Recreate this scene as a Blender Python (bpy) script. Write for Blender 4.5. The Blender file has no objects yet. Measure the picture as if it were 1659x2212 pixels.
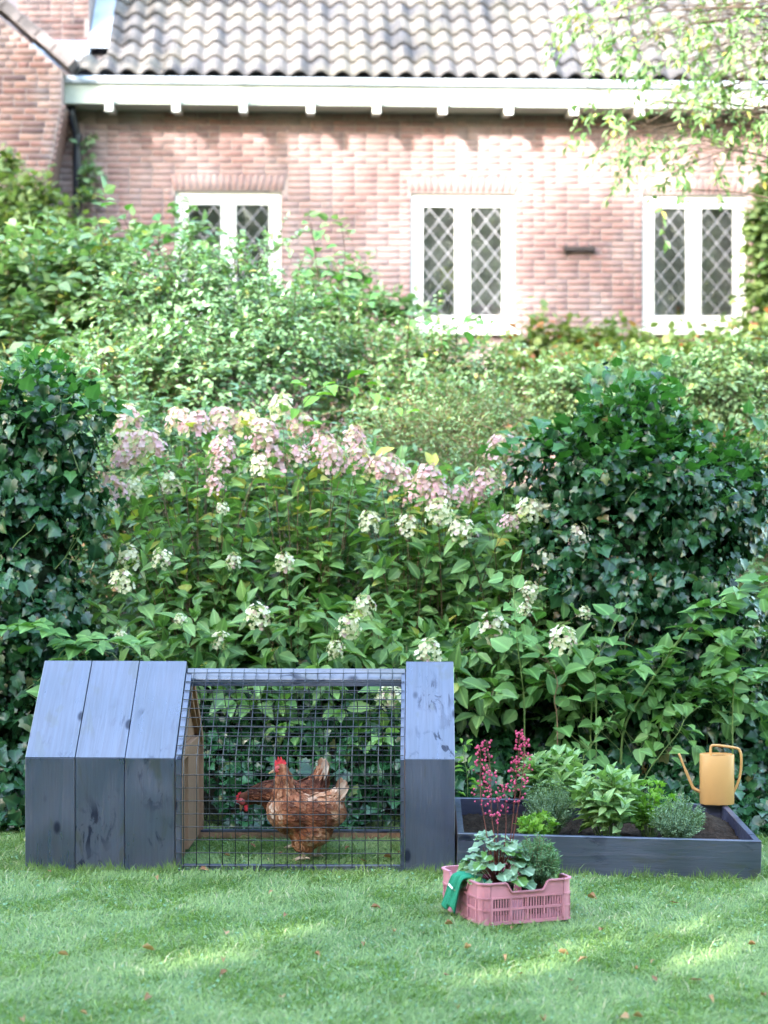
import bpy, bmesh, math, random
import numpy as np
from mathutils import Vector, Matrix, Quaternion

random.seed(7)
rng = np.random.default_rng(11)
sc = bpy.context.scene
COL = sc.collection

# ------------------------------------------------------------------ camera
F = 4300.0            # focal length in the units of a 1659 x 2212 frame
CAMZ = 1.40
cam_d = bpy.data.cameras.new('camera')
cam = bpy.data.objects.new('camera', cam_d)
COL.objects.link(cam)
cam.location = (0, 0, CAMZ)
cam.rotation_euler = (math.radians(90), 0, 0)
cam_d.sensor_fit = 'VERTICAL'
cam_d.sensor_height = 36.0
cam_d.sensor_width = 27.0
cam_d.lens = F / 2212.0 * 36.0
cam_d.clip_end = 3000
cam_d.dof.use_dof = True
cam_d.dof.focus_distance = 7.85
cam_d.dof.aperture_fstop = 2.8
sc.camera = cam

# ------------------------------------------------------------------ light
SUN_AZ, SUN_EL = 35.5, 26.0        # degrees left of straight behind the camera, above the horizon
ce = math.cos(math.radians(SUN_EL))
TO_SUN = Vector((-math.sin(math.radians(SUN_AZ)) * ce, -math.cos(math.radians(SUN_AZ)) * ce, math.sin(math.radians(SUN_EL))))
world = bpy.data.worlds.new('World')
sc.world = world
world.use_nodes = True
wn = world.node_tree
wn.nodes.clear()
sky = wn.nodes.new('ShaderNodeTexSky')
sky.sky_type = 'NISHITA'
sky.sun_disc = False
sky.sun_elevation = math.radians(SUN_EL)
sky.sun_rotation = math.atan2(TO_SUN.x, TO_SUN.y)
sky.air_density = 1.7
sky.dust_density = 1.6
sky.ozone_density = 1.5
bg = wn.nodes.new('ShaderNodeBackground')
bg.inputs['Strength'].default_value = 0.15
wo = wn.nodes.new('ShaderNodeOutputWorld')
wn.links.new(sky.outputs[0], bg.inputs[0])
wn.links.new(bg.outputs[0], wo.inputs[0])
sun_d = bpy.data.lights.new('sun', 'SUN')
sun_d.energy = 2.0
sun_d.angle = math.radians(0.5)
sun_d.color = (1.0, 0.94, 0.86)
sun = bpy.data.objects.new('sun', sun_d)
COL.objects.link(sun)
sun.location = TO_SUN * 40
sun.rotation_euler = (-TO_SUN).to_track_quat('-Z', 'Y').to_euler()
sc.view_settings.view_transform = 'Standard'
sc.view_settings.look = 'None'
sc.view_settings.gamma = 1.0
sc.view_settings.exposure = 3.6
sc.cycles.use_denoising = True
sc.cycles.max_bounces = 8
sc.cycles.diffuse_bounces = 4
sc.cycles.transparent_max_bounces = 12


def W(px, py, Y):
    return Vector(((px - 829.5) / F * Y, Y, CAMZ - (py - 1106.0) / F * Y))


def gz(x, y):
    """height of the ground sheet"""
    x = np.asarray(x, float); y = np.asarray(y, float)
    z = -0.022 * np.clip(x - 0.2, 0, 3.0)
    t = np.clip((y - 9.2) / 9.0, 0, 1)
    z = z * np.clip(1 - (y - 9.2) / 2, 0, 1) + 1.6 * t * t * (3 - 2 * t)
    return z


# ------------------------------------------------------------------ object helpers
def thing(name, label, cat, loc=(0, 0, 0), rotz=0.0, group=None):
    o = bpy.data.objects.new(name, None)
    o.empty_display_size = 0.1
    COL.objects.link(o)
    o.location = loc
    o.rotation_euler = (0, 0, rotz)
    o['label'] = label
    o['category'] = cat
    if group:
        o['group'] = group
    return o


def tag(o, label, cat, group=None, kind=None):
    o['label'] = label
    o['category'] = cat
    if group:
        o['group'] = group
    if kind:
        o['kind'] = kind
    return o


def link(name, me, mat=None, parent=None, kind=None):
    o = bpy.data.objects.new(name, me)
    COL.objects.link(o)
    if mat is not None and len(me.materials) == 0:
        me.materials.append(mat)
    if parent is not None:
        o.parent = parent
    if kind:
        o['kind'] = kind
    return o


class MB:
    """collects simple solids and links them as ONE mesh"""
    def __init__(s):
        s.v = []; s.f = []

    def add(s, vs, fs):
        n = len(s.v)
        s.v += [tuple(v) for v in vs]
        s.f += [tuple(i + n for i in f) for f in fs]
        return s

    def box(s, x0, x1, y0, y1, z0, z1):
        return s.add([(x0, y0, z0), (x1, y0, z0), (x1, y1, z0), (x0, y1, z0), (x0, y0, z1), (x1, y0, z1), (x1, y1, z1), (x0, y1, z1)],
                     [(3, 2, 1, 0), (4, 5, 6, 7), (0, 1, 5, 4), (1, 2, 6, 5), (2, 3, 7, 6), (3, 0, 4, 7)])

    def prism(s, poly, axis, a, b):
        """poly: 2D list; axis 'x': poly in (y,z); 'y': poly in (x,z); 'z': poly in (x,y)"""
        def p(u, w, t):
            return (t, u, w) if axis == 'x' else ((u, t, w) if axis == 'y' else (u, w, t))
        n = len(poly)
        vs = [p(u, w, a) for u, w in poly] + [p(u, w, b) for u, w in poly]
        fs = [tuple(range(n))[::-1], tuple(range(n, 2 * n))]
        fs += [(i, (i + 1) % n, n + (i + 1) % n, n + i) for i in range(n)]
        return s.add(vs, fs)

    def tube(s, pts, r, n=6, cap=True):
        pts = [Vector(p) for p in pts]
        rs = r if isinstance(r, (list, tuple)) else [r] * len(pts)
        rings = []
        ref = None
        for i, p in enumerate(pts):
            d = (pts[min(i + 1, len(pts) - 1)] - pts[max(i - 1, 0)])
            d = d.normalized() if d.length > 1e-9 else Vector((0, 0, 1))
            if ref is None:
                ref = d.orthogonal().normalized()
            ref = (ref - d * ref.dot(d))
            ref = ref.normalized() if ref.length > 1e-6 else d.orthogonal().normalized()
            b = d.cross(ref)
            rings.append([p + (ref * math.cos(2 * math.pi * k / n) + b * math.sin(2 * math.pi * k / n)) * rs[i] for k in range(n)])
        vs = [v for rg in rings for v in rg]
        fs = []
        for i in range(len(pts) - 1):
            for k in range(n):
                fs.append((i * n + k, i * n + (k + 1) % n, (i + 1) * n + (k + 1) % n, (i + 1) * n + k))
        if cap:
            fs.append(tuple(range(n))[::-1])
            fs.append(tuple(range((len(pts) - 1) * n, len(pts) * n)))
        return s.add(vs, fs)

    def ellipsoid(s, c, r, n=12, m=8, rot=None):
        vs = []; fs = []
        for j in range(m + 1):
            th = math.pi * j / m
            for i in range(n):
                ph = 2 * math.pi * i / n
                v = Vector((r[0] * math.sin(th) * math.cos(ph), r[1] * math.sin(th) * math.sin(ph), r[2] * math.cos(th)))
                if rot is not None:
                    v = rot @ v
                vs.append(Vector(c) + v)
        for j in range(m):
            for i in range(n):
                fs.append((j * n + i, (j + 1) * n + i, (j + 1) * n + (i + 1) % n, j * n + (i + 1) % n))
        return s.add(vs, fs)

    def mesh(s, name, smooth=False, bevel=0.0, weld=False):
        me = bpy.data.meshes.new(name)
        me.from_pydata(s.v, [], s.f)
        if bevel or weld:
            bm = bmesh.new(); bm.from_mesh(me)
            if weld:
                bmesh.ops.remove_doubles(bm, verts=bm.verts, dist=1e-5)
            bmesh.ops.recalc_face_normals(bm, faces=bm.faces)
            if bevel:
                bmesh.ops.bevel(bm, geom=list(bm.edges), offset=bevel, segments=1, affect='EDGES', profile=0.5)
            bm.to_mesh(me); bm.free()
        if smooth:
            me.polygons.foreach_set('use_smooth', np.ones(len(me.polygons), bool))
        me.update()
        return me

    def build(s, name, mat, parent=None, smooth=False, bevel=0.0, kind=None, weld=False):
        return link(name, s.mesh(name, smooth, bevel, weld), mat, parent, kind)


def mesh_np(name, V, loops, totals, attr=None, smooth=True):
    me = bpy.data.meshes.new(name)
    V = np.asarray(V, np.float32)
    me.vertices.add(len(V)); me.vertices.foreach_set('co', V.ravel())
    loops = np.asarray(loops, np.int32); totals = np.asarray(totals, np.int32)
    me.loops.add(len(loops)); me.loops.foreach_set('vertex_index', loops)
    me.polygons.add(len(totals))
    st = np.zeros(len(totals), np.int32); st[1:] = np.cumsum(totals)[:-1]
    me.polygons.foreach_set('loop_start', st)
    me.polygons.foreach_set('loop_total', totals)
    if smooth:
        me.polygons.foreach_set('use_smooth', np.ones(len(totals), bool))
    if attr is not None:
        a = me.attributes.new('leaf', 'FLOAT_VECTOR', 'POINT')
        a.data.foreach_set('vector', np.asarray(attr, np.float32).ravel())
    me.update(calc_edges=True)
    return me


# ------------------------------------------------------------------ leaf templates: (verts u,v,w), loops, totals
def tmpl(verts, faces):
    return (np.array(verts, float), np.array([i for f in faces for i in f]), np.array([len(f) for f in faces]))


def ovate(st, fold=0.12, droop=0.18, wav=0.0):
    vs = [(0, 0, 0)]; fs = []
    for k, (u, h) in enumerate(st):
        dz = -droop * u * u
        w = wav * (1 if k % 2 else -1)
        vs += [(u, h, dz + fold * h * 2 + w), (u, 0, dz), (u, -h, dz + fold * h * 2 - w)]
    n = len(st)
    vs.append((1, 0, -droop))
    fs += [(0, 2, 1), (0, 3, 2)]
    for k in range(n - 1):
        a = 1 + 3 * k
        fs += [(a, a + 1, a + 4, a + 3), (a + 1, a + 2, a + 5, a + 4)]
    a = 1 + 3 * (n - 1)
    fs += [(a, a + 1, 3 * n + 1), (a + 1, a + 2, 3 * n + 1)]
    return tmpl(vs, fs)


T_OVATE = ovate([(.15, .3), (.42, .5), (.75, .3)])
T_OVATE_HI = ovate([(.07, .2), (.2, .4), (.38, .5), (.56, .46), (.74, .31), (.9, .11)], .14, .2, .012)
T_HEART = ovate([(.04, .36), (.25, .52), (.6, .4), (.85, .15)], .1, .25)
T_OVATE_LO = ovate([(.35, .5), (.7, .34)])
T_DIAM = tmpl([(0, 0, 0), (.45, .5, .1), (1, 0, -.1), (.45, -.5, .1)], [(0, 2, 1), (0, 3, 2)])


def radial(outl, cu=0.42, cup=0.1, droop=0.2):
    vs = [(cu, 0, 0)]
    for (u, v) in outl:
        vs.append((u, v, cup * abs(v) - droop * max(0, u - cu) ** 2 - 0.1 * max(0, cu - u)))
    n = len(outl)
    return tmpl(vs, [(0, 1 + i, 1 + (i + 1) % n) for i in range(n)])


_iv = [(.08, 0), (-.03, -.2), (.10, -.46), (.28, -.40), (.46, -.54), (.62, -.32), (1, 0)]
_iv = _iv + [(u, -v) for u, v in _iv[-2:0:-1]]
T_IVY = radial([(u, v) for u, v in _iv], .35, .22, .35)
_hc = []
for i in range(28):
    a = 2 * math.pi * i / 28
    r = .5 * (1 + .045 * math.cos(7 * a)) * (1 + .04 * math.cos(14 * a + .5))
    if abs(a - math.pi) < .3:
        r *= .25
    _hc.append((.5 + r * math.cos(a), r * math.sin(a)))
T_HEUCH = radial(_hc, .42, .16, .25)
T_HEUCH[0][1:, 2] += np.array([.06 * math.cos(7 * 2 * math.pi * i / 28) for i in range(28)])
_pa = []
for i in range(18):
    a = 2 * math.pi * i / 18
    r = .5 * (1 + .33 * math.cos(5 * a) + .12 * math.cos(9 * a))
    _pa.append((.5 + r * math.cos(a), r * math.sin(a)))
T_PARS = radial(_pa, .45, .2, .2)


def norm(a):
    return a / np.maximum(np.linalg.norm(a, axis=-1, keepdims=True), 1e-9)


def leaf_batch(P, D, N, L, Wd, T, tint):
    tv, tl, tt = T
    n, k = len(P), len(tv)
    D = norm(D)
    N = norm(N - D * (N * D).sum(1, keepdims=True))
    B = np.cross(N, D)
    L = np.broadcast_to(np.asarray(L, float), (n,)); Wd = np.broadcast_to(np.asarray(Wd, float), (n,))
    V = (P[:, None, :] + D[:, None, :] * (tv[None, :, 0, None] * L[:, None, None])
         + B[:, None, :] * (tv[None, :, 1, None] * Wd[:, None, None])
         + N[:, None, :] * (tv[None, :, 2, None] * L[:, None, None]))
    A = np.zeros((n, k, 3))
    A[:, :, 0] = np.asarray(tint)[:, None]
    A[:, :, 1] = np.abs(tv[None, :, 1])
    A[:, :, 2] = tv[None, :, 0]
    loops = (tl[None, :] + k * np.arange(n)[:, None]).ravel()
    return V.reshape(-1, 3), loops, np.tile(tt, n), A.reshape(-1, 3)


def stem_batch(A, B, ra, rb, tint=0.5):
    """three-sided tapered prisms"""
    n = len(A)
    d = norm(B - A)
    up = np.where(np.abs(d[:, 2:3]) < .9, np.array([[0, 0, 1.0]]), np.array([[1.0, 0, 0]]))
    s = norm(np.cross(d, up)); t = np.cross(d, s)
    V = np.zeros((n, 6, 3))
    ra = np.broadcast_to(np.asarray(ra, float), (n,)); rb = np.broadcast_to(np.asarray(rb, float), (n,))
    for i in range(3):
        a = 2 * math.pi * i / 3
        o = s * math.cos(a) + t * math.sin(a)
        V[:, i] = A + o * ra[:, None]
        V[:, 3 + i] = B + o * rb[:, None]
    tl = np.array([0, 1, 4, 3, 1, 2, 5, 4, 2, 0, 3, 5])
    loops = (tl[None] + 6 * np.arange(n)[:, None]).ravel()
    at = np.zeros((n * 6, 3)); at[:, 0] = tint; at[:, 1] = .3
    return V.reshape(-1, 3), loops, np.full(3 * n, 4), at


def join_np(parts):
    Vs, Ls, Ts, As = [], [], [], []
    o = 0
    for V, l, t, a in parts:
        Vs.append(V); Ls.append(l + o); Ts.append(t); As.append(a); o += len(V)
    return np.concatenate(Vs), np.concatenate(Ls), np.concatenate(Ts), np.concatenate(As)


_single_cache = {}


def single_leaves(root, base, P, D, N, L, Wd, T, key, mat, name='leaf', tint=None):
    """each leaf an object of its own, sharing a few meshes"""
    D = norm(D); N = norm(N - D * (N * D).sum(1, keepdims=True)); B = np.cross(N, D)
    L = np.broadcast_to(np.asarray(L, float), (len(P),)); Wd = np.broadcast_to(np.asarray(Wd, float), (len(P),))
    for i in range(len(P)):
        q = int(np.clip((tint[i] if tint is not None else random.random()) * 5, 0, 4.99))
        ck = (key, q, mat.name)
        if ck not in _single_cache:
            tv, tl, tt = T
            at = np.zeros((len(tv), 3)); at[:, 0] = (q + .5) / 5; at[:, 1] = np.abs(tv[:, 1]); at[:, 2] = tv[:, 0]
            me = mesh_np(name, tv, tl, tt, at)
            me.materials.append(mat)
            _single_cache[ck] = me
        o = bpy.data.objects.new(name, _single_cache[ck])
        COL.objects.link(o)
        o.parent = root
        m = Matrix.Identity(4)
        for r in range(3):
            m[r][0] = D[i][r] * L[i]; m[r][1] = B[i][r] * Wd[i]; m[r][2] = N[i][r] * L[i]
            m[r][3] = P[i][r] - base[r]
        o.matrix_basis = m


# ------------------------------------------------------------------ materials
def newmat(name):
    m = bpy.data.materials.new(name)
    m.use_nodes = True
    nt = m.node_tree
    nt.nodes.clear()
    out = nt.nodes.new('ShaderNodeOutputMaterial')
    return m, nt, out


def node(nt, t, **kw):
    n = nt.nodes.new(t)
    for k, v in kw.items():
        if k in n.inputs:
            n.inputs[k].default_value = v
        else:
            setattr(n, k, v)
    return n


def c4(c):
    return (c[0], c[1], c[2], 1.0)


def mixc(nt, fac, a, b, blend='MIX'):
    n = nt.nodes.new('ShaderNodeMix')
    n.data_type = 'RGBA'; n.blend_type = blend
    for idx, val in ((0, fac), (6, a), (7, b)):
        if isinstance(val, (int, float)):
            n.inputs[idx].default_value = val
        elif isinstance(val, tuple):
            n.inputs[idx].default_value = c4(val)
        else:
            nt.links.new(val, n.inputs[idx])
    return n.outputs[2]


def maprange(nt, val, a, b, c=0.0, d=1.0):
    n = nt.nodes.new('ShaderNodeMapRange')
    n.inputs[1].default_value = a; n.inputs[2].default_value = b
    n.inputs[3].default_value = c; n.inputs[4].default_value = d
    nt.links.new(val, n.inputs[0])
    return n.outputs[0]


def noise(nt, scale, detail=4, vec=None, rough=0.55, dist=0.0):
    n = node(nt, 'ShaderNodeTexNoise')
    n.inputs['Scale'].default_value = scale
    n.inputs['Detail'].default_value = detail
    n.inputs['Roughness'].default_value = rough
    n.inputs['Distortion'].default_value = dist
    if vec is not None:
        nt.links.new(vec, n.inputs['Vector'])
    return n.outputs[0]


def objcoord(nt, scale=(1, 1, 1), randomise=True):
    tc = nt.nodes.new('ShaderNodeTexCoord')
    mp = nt.nodes.new('ShaderNodeMapping')
    mp.inputs['Scale'].default_value = scale
    nt.links.new(tc.outputs['Object'], mp.inputs['Vector'])
    if randomise:
        oi = nt.nodes.new('ShaderNodeObjectInfo')
        mu = nt.nodes.new('ShaderNodeMath'); mu.operation = 'MULTIPLY'; mu.inputs[1].default_value = 37.0
        nt.links.new(oi.outputs['Random'], mu.inputs[0])
        nt.links.new(mu.outputs[0], mp.inputs['Location'])
    return mp.outputs[0]


def bump(nt, h, strength, dist):
    b = nt.nodes.new('ShaderNodeBump')
    b.inputs['Strength'].default_value = strength
    b.inputs['Distance'].default_value = dist
    nt.links.new(h, b.inputs['Height'])
    return b.outputs[0]


def principled(nt, out, col, rough=.5, spec=.5, nrm=None, metallic=0.0, coat=0.0):
    p = nt.nodes.new('ShaderNodeBsdfPrincipled')
    if isinstance(col, tuple):
        p.inputs['Base Color'].default_value = c4(col)
    else:
        nt.links.new(col, p.inputs['Base Color'])
    if isinstance(rough, (int, float)):
        p.inputs['Roughness'].default_value = rough
    else:
        nt.links.new(rough, p.inputs['Roughness'])
    p.inputs['Specular IOR Level'].default_value = spec
    p.inputs['Metallic'].default_value = metallic
    p.inputs['Coat Weight'].default_value = coat
    if nrm is not None:
        nt.links.new(nrm, p.inputs['Normal'])
    if out is not None:
        nt.links.new(p.outputs[0], out.inputs[0])
    return p


def leafmat(name, dark, light, rough=.45, spec=.4, transl=.3, rib=.25, extra=None, extra_at=.93):
    m, nt, out = newmat(name)
    at = node(nt, 'ShaderNodeAttribute', attribute_name='leaf')
    sp = nt.nodes.new('ShaderNodeSeparateXYZ')
    nt.links.new(at.outputs['Vector'], sp.inputs[0])
    col = mixc(nt, sp.outputs[0], dark, light)
    if extra is not None:
        col = mixc(nt, maprange(nt, sp.outputs[0], extra_at, extra_at + .02), col, extra)
    tc = nt.nodes.new('ShaderNodeTexCoord')
    ns = noise(nt, 30, 3, tc.outputs['Object'])
    col = mixc(nt, maprange(nt, ns, .35, .7, 0, .35), col, tuple(c * .55 for c in dark))
    rb = maprange(nt, sp.outputs[1], 0.0, .1, rib, 0.0)
    col = mixc(nt, rb, col, tuple(min(1, c * 2.0 + .03) for c in light))
    p = principled(nt, None, col, rough, spec, bump(nt, ns, .25, .004))
    tr = nt.nodes.new('ShaderNodeBsdfTranslucent')
    tcol = mixc(nt, 1.0, col, (1.0, 1.15, .45), 'MULTIPLY')
    nt.links.new(tcol, tr.inputs[0])
    mx = nt.nodes.new('ShaderNodeMixShader')
    mx.inputs[0].default_value = transl
    nt.links.new(p.outputs[0], mx.inputs[1]); nt.links.new(tr.outputs[0], mx.inputs[2])
    nt.links.new(mx.outputs[0], out.inputs[0])
    return m


def simple(name, col, rough=.6, spec=.4, var=.25, scale=25, bstr=.2, bdist=.003, metallic=0.0):
    m, nt, out = newmat(name)
    v = objcoord(nt)
    n1 = noise(nt, scale, 5, v)
    c = mixc(nt, maprange(nt, n1, .3, .7), tuple(x * (1 - var) for x in col), tuple(min(1, x * (1 + var)) for x in col))
    principled(nt, out, c, rough, spec, bump(nt, n1, bstr, bdist), metallic)
    return m


def woodpaint(name, col, axis, rough=.42, worn=(.16, .18, .24), knot=.5):
    """stained softwood with visible grain; axis is the direction across the grain"""
    m, nt, out = newmat(name)
    sc_ = {'x': (60, 3, 3), 'z': (3, 60, 60)}[axis]
    v = objcoord(nt, sc_)
    g = noise(nt, 1.0, 5, v, .6, .6)
    v2 = objcoord(nt, (7, 2.2, 2.2) if axis == 'x' else (2.2, 7, 7))
    k = noise(nt, 1.3, 3, v2, .5, 1.6)
    v3 = objcoord(nt, (4, 4, 4))
    b = noise(nt, 1.0, 4, v3)
    c = mixc(nt, maprange(nt, g, .38, .68, 0, .55), col, tuple(x * .45 for x in col))
    c = mixc(nt, maprange(nt, b, .4, .75, 0, .5), c, worn)
    c = mixc(nt, maprange(nt, k, .60, .66, 0, knot), c, tuple(x * .25 for x in col))
    r = maprange(nt, mixc(nt, .5, g, b), .35, .65, rough - .14, rough + .2)
    h = mixc(nt, .35, g, k)
    # knots and scuffs: dark, dull spots
    vo = node(nt, 'ShaderNodeTexVoronoi'); vo.inputs['Scale'].default_value = 1.0
    vk = objcoord(nt, (9, 5, 5) if axis == 'x' else (5, 9, 9))
    nt.links.new(vk, vo.inputs['Vector'])
    kn = maprange(nt, vo.outputs['Distance'], .10, .17, 1.0, 0.0)
    sv = noise(nt, 1.0, 6, objcoord(nt, (22, 9, 9) if axis == 'x' else (9, 22, 22)), .65, .8)
    sl = noise(nt, 2.6, 2, objcoord(nt, (1, 1, 1)))
    mu = nt.nodes.new('ShaderNodeMath'); mu.operation = 'MULTIPLY'
    nt.links.new(maprange(nt, sv, .52, .60), mu.inputs[0]); nt.links.new(maprange(nt, sl, .56, .66), mu.inputs[1])
    mxm = nt.nodes.new('ShaderNodeMath'); mxm.operation = 'MAXIMUM'
    nt.links.new(kn, mxm.inputs[0]); nt.links.new(mu.outputs[0], mxm.inputs[1])
    c = mixc(nt, maprange(nt, mxm.outputs[0], 0, 1, 0, .85), c, tuple(x * .3 for x in col))
    p_ = principled(nt, out, c, r, .5, bump(nt, h, .8, .003))
    spm = nt.nodes.new('ShaderNodeMath'); spm.operation = 'MULTIPLY'
    nt.links.new(maprange(nt, g, .35, .65, .53, .45), spm.inputs[0]); nt.links.new(maprange(nt, mxm.outputs[0], 0, 1, 1.0, .25), spm.inputs[1])
    nt.links.new(spm.outputs[0], p_.inputs['Specular IOR Level'])
    p_.inputs['IOR'].default_value = 2.2
    return m


def rawwood(name, col):
    m, nt, out = newmat(name)
    v = objcoord(nt, (60, 60, 4))
    g = noise(nt, 1.0, 5, v, .6, .5)
    c = mixc(nt, maprange(nt, g, .3, .7), tuple(x * .7 for x in col), tuple(x * 1.2 for x in col))
    principled(nt, out, c, .7, .2, bump(nt, g, .3, .002))
    return m


def tintmat(name, a, b, c=None, rough=.85, spec=.2, nscale=40, dirt=None):
    """colour from the per-piece value (leaf attribute x)"""
    m, nt, out = newmat(name)
    at = node(nt, 'ShaderNodeAttribute', attribute_name='leaf')
    sp = nt.nodes.new('ShaderNodeSeparateXYZ')
    nt.links.new(at.outputs['Vector'], sp.inputs[0])
    col = mixc(nt, maprange(nt, sp.outputs[0], 0, .7), a, b)
    if c is not None:
        col = mixc(nt, maprange(nt, sp.outputs[0], .78, .95), col, c)
    geo = nt.nodes.new('ShaderNodeNewGeometry')
    n1 = noise(nt, nscale, 5, geo.outputs['Position'])
    col = mixc(nt, maprange(nt, n1, .35, .75, 0, .4), col, tuple(x * .6 for x in a))
    if dirt is not None:
        n2 = noise(nt, 1.6, 5, geo.outputs['Position'])
        col = mixc(nt, maprange(nt, n2, .45, .68, 0, .75), col, dirt)
    principled(nt, out, col, rough, spec, bump(nt, n1, .4, .004))
    return m


M = {}
M['paint_v'] = woodpaint('stained_wood_upright', (.012, .017, .062), 'x', .36, (.028, .038, .10), .75)
M['paint_h'] = woodpaint('stained_wood_level', (.012, .016, .056), 'z', .38, (.026, .033, .09), .75)
M['raw'] = rawwood('raw_wood', (.31, .18, .115))
M['wire'] = simple('wire_coating', (.018, .02, .026), .35, .5, .2)
M['soil'] = simple('soil', (.028, .019, .014), .95, .1, .6, 60, .9, .012)
M['can'] = simple('ochre_enamel', (.48, .262, .098), .42, .4, .05, 8, .05)
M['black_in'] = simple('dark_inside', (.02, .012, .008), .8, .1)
M['crate'] = simple('pink_plastic', (.45, .18, .225), .45, .4, .2, 9, .08)
M['glove'] = simple('green_cloth', (.025, .20, .12), .9, .1, .25, 220, .5, .002)
M['white_cloth'] = simple('white_tape', (.75, .75, .72), .8, .1, .05)
M['stem_red'] = simple('red_stem', (.13, .035, .03), .6, .3)
M['stem_green'] = simple('green_stem', (.13, .2, .06), .6, .3)
M['stem_brown'] = simple('brown_stem', (.05, .034, .024), .8, .2)
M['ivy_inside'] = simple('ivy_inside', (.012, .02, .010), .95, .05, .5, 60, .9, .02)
M['stem_hyd'] = simple('hydrangea_stem', (.13, .095, .055), .8, .2)
M['stem_tan'] = simple('tan_stem', (.22, .15, .09), .8, .2)
M['bark'] = simple('bark', (.07, .05, .035), .9, .2, .5, 12, .8, .02)
M['mortar'] = simple('mortar', (.26, .21, .205), .95, .1, .2, 30, .5, .004)
M['brick'] = tintmat('brick', (.235, .135, .13), (.275, .172, .166), (.20, .128, .13), dirt=(.315, .255, .255))
M['brick_old'] = tintmat('brick_weathered', (.17, .088, .082), (.25, .155, .135), (.10, .065, .07), dirt=(.29, .25, .25))
M['tile'] = tintmat('roof_tile', (.075, .072, .08), (.135, .124, .122), (.05, .052, .064), .75, .3, 12, (.165, .15, .125))
M['slate'] = simple('verge_tile', (.13, .11, .115), .6, .4, .2, 12)
M['lead'] = simple('lead_sheet', (.34, .38, .45), .5, .5, .15, 6)
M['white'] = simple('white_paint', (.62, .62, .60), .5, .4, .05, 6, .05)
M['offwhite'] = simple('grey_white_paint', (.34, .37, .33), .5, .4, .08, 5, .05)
M['pipe'] = simple('black_pipe', (.018, .02, .03), .4, .5, .2)
M['came'] = simple('lead_came', (.20, .198, .22), .5, .5, .1)
M['iron'] = simple('dark_iron', (.035, .025, .025), .6, .4)
M['room'] = simple('pale_room', (.34, .36, .32), .9, .1)
M['dry'] = leafmat('dry_leaf', (.20, .075, .04), (.50, .30, .17), .7, .2, .2)
M['comb'] = simple('red_comb', (.55, .03, .045), .5, .4, .2, 60)
M['face'] = simple('red_face', (.42, .07, .07), .6, .3, .3, 90)
M['beak'] = simple('horn_beak', (.42, .27, .15), .45, .4)
M['leg'] = simple('pale_leg', (.48, .35, .24), .6, .3)
M['eye'] = simple('amber_eye', (.10, .03, .01), .15, .6)
M['hydrangea'] = leafmat('hydrangea_leaf', (.065, .16, .05), (.23, .385, .125), .42, .4, .36, .3, (.50, .46, .10), .975)
M['ivy'] = leafmat('ivy_leaf', (.006, .034, .012), (.030, .100, .034), .26, .45, .10, .2, (.26, .13, .05), .985)
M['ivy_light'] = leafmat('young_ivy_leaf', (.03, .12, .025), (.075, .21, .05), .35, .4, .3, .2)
M['shrub_mid'] = leafmat('mid_shrub_leaf', (.11, .21, .095), (.26, .37, .18), .4, .5, .36, .2, (.40, .38, .08), .96)
M['shrub_blue'] = leafmat('blue_shrub_leaf', (.10, .21, .10), (.25, .38, .20), .35, .6, .34, .15, (.36, .33, .1), .965)
M['shoot'] = leafmat('shoot_leaf', (.04, .14, .03), (.11, .26, .06), .4, .45, .35, .2)
M['vine'] = leafmat('vine_leaf', (.09, .16, .05), (.28, .33, .11), .5, .35, .35, .15, (.38, .13, .06), .9)
M['tree'] = leafmat('tree_leaf', (.10, .20, .07), (.26, .37, .17), .45, .4, .38, .2, (.5, .4, .1), .95)
M['shade_tree'] = leafmat('dark_tree_leaf', (.045, .10, .02), (.09, .16, .04), .5, .3, .35, .1)
M['bramble'] = leafmat('bramble_leaf', (.07, .18, .045), (.17, .33, .10), .45, .4, .32, .35)
M['basil'] = leafmat('basil_leaf', (.14, .28, .09), (.32, .47, .20), .4, .45, .3, .3)
M['parsley'] = leafmat('parsley_leaf', (.12, .28, .03), (.24, .44, .07), .5, .35, .35, .1)
M['thyme'] = leafmat('thyme_leaf', (.10, .19, .10), (.24, .35, .22), .55, .3, .25, .1)
M['rosemary'] = leafmat('needle_leaf', (.10, .22, .11), (.22, .36, .20), .55, .3, .25, .1)
M['heuchera'] = leafmat('heuchera_leaf', (.10, .20, .10), (.26, .38, .26), .45, .4, .2, .6, (.12, .25, .05), .78)
M['pinkbell'] = simple('pink_bell', (.50, .06, .15), .6, .3, .3, 40)
M['grass'] = leafmat('grass_blade', (.135, .235, .075), (.335, .44, .17), .5, .3, .35, .0, (.50, .46, .30), .94)
M['clover'] = leafmat('clover_leaf', (.06, .17, .06), (.18, .34, .17), .3, .6, .2, .0)
M['petal_pink'] = leafmat('pink_petal', (.60, .34, .43), (.82, .62, .65), .7, .2, .35, .05, (.55, .58, .36), .8)
M['petal_white'] = leafmat('white_petal', (.66, .65, .50), (.84, .80, .68), .7, .2, .35, .05, (.62, .40, .46), .85)
M['petal_cream'] = leafmat('cream_petal', (.72, .62, .36), (.82, .76, .52), .7, .2, .35, .05)

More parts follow.
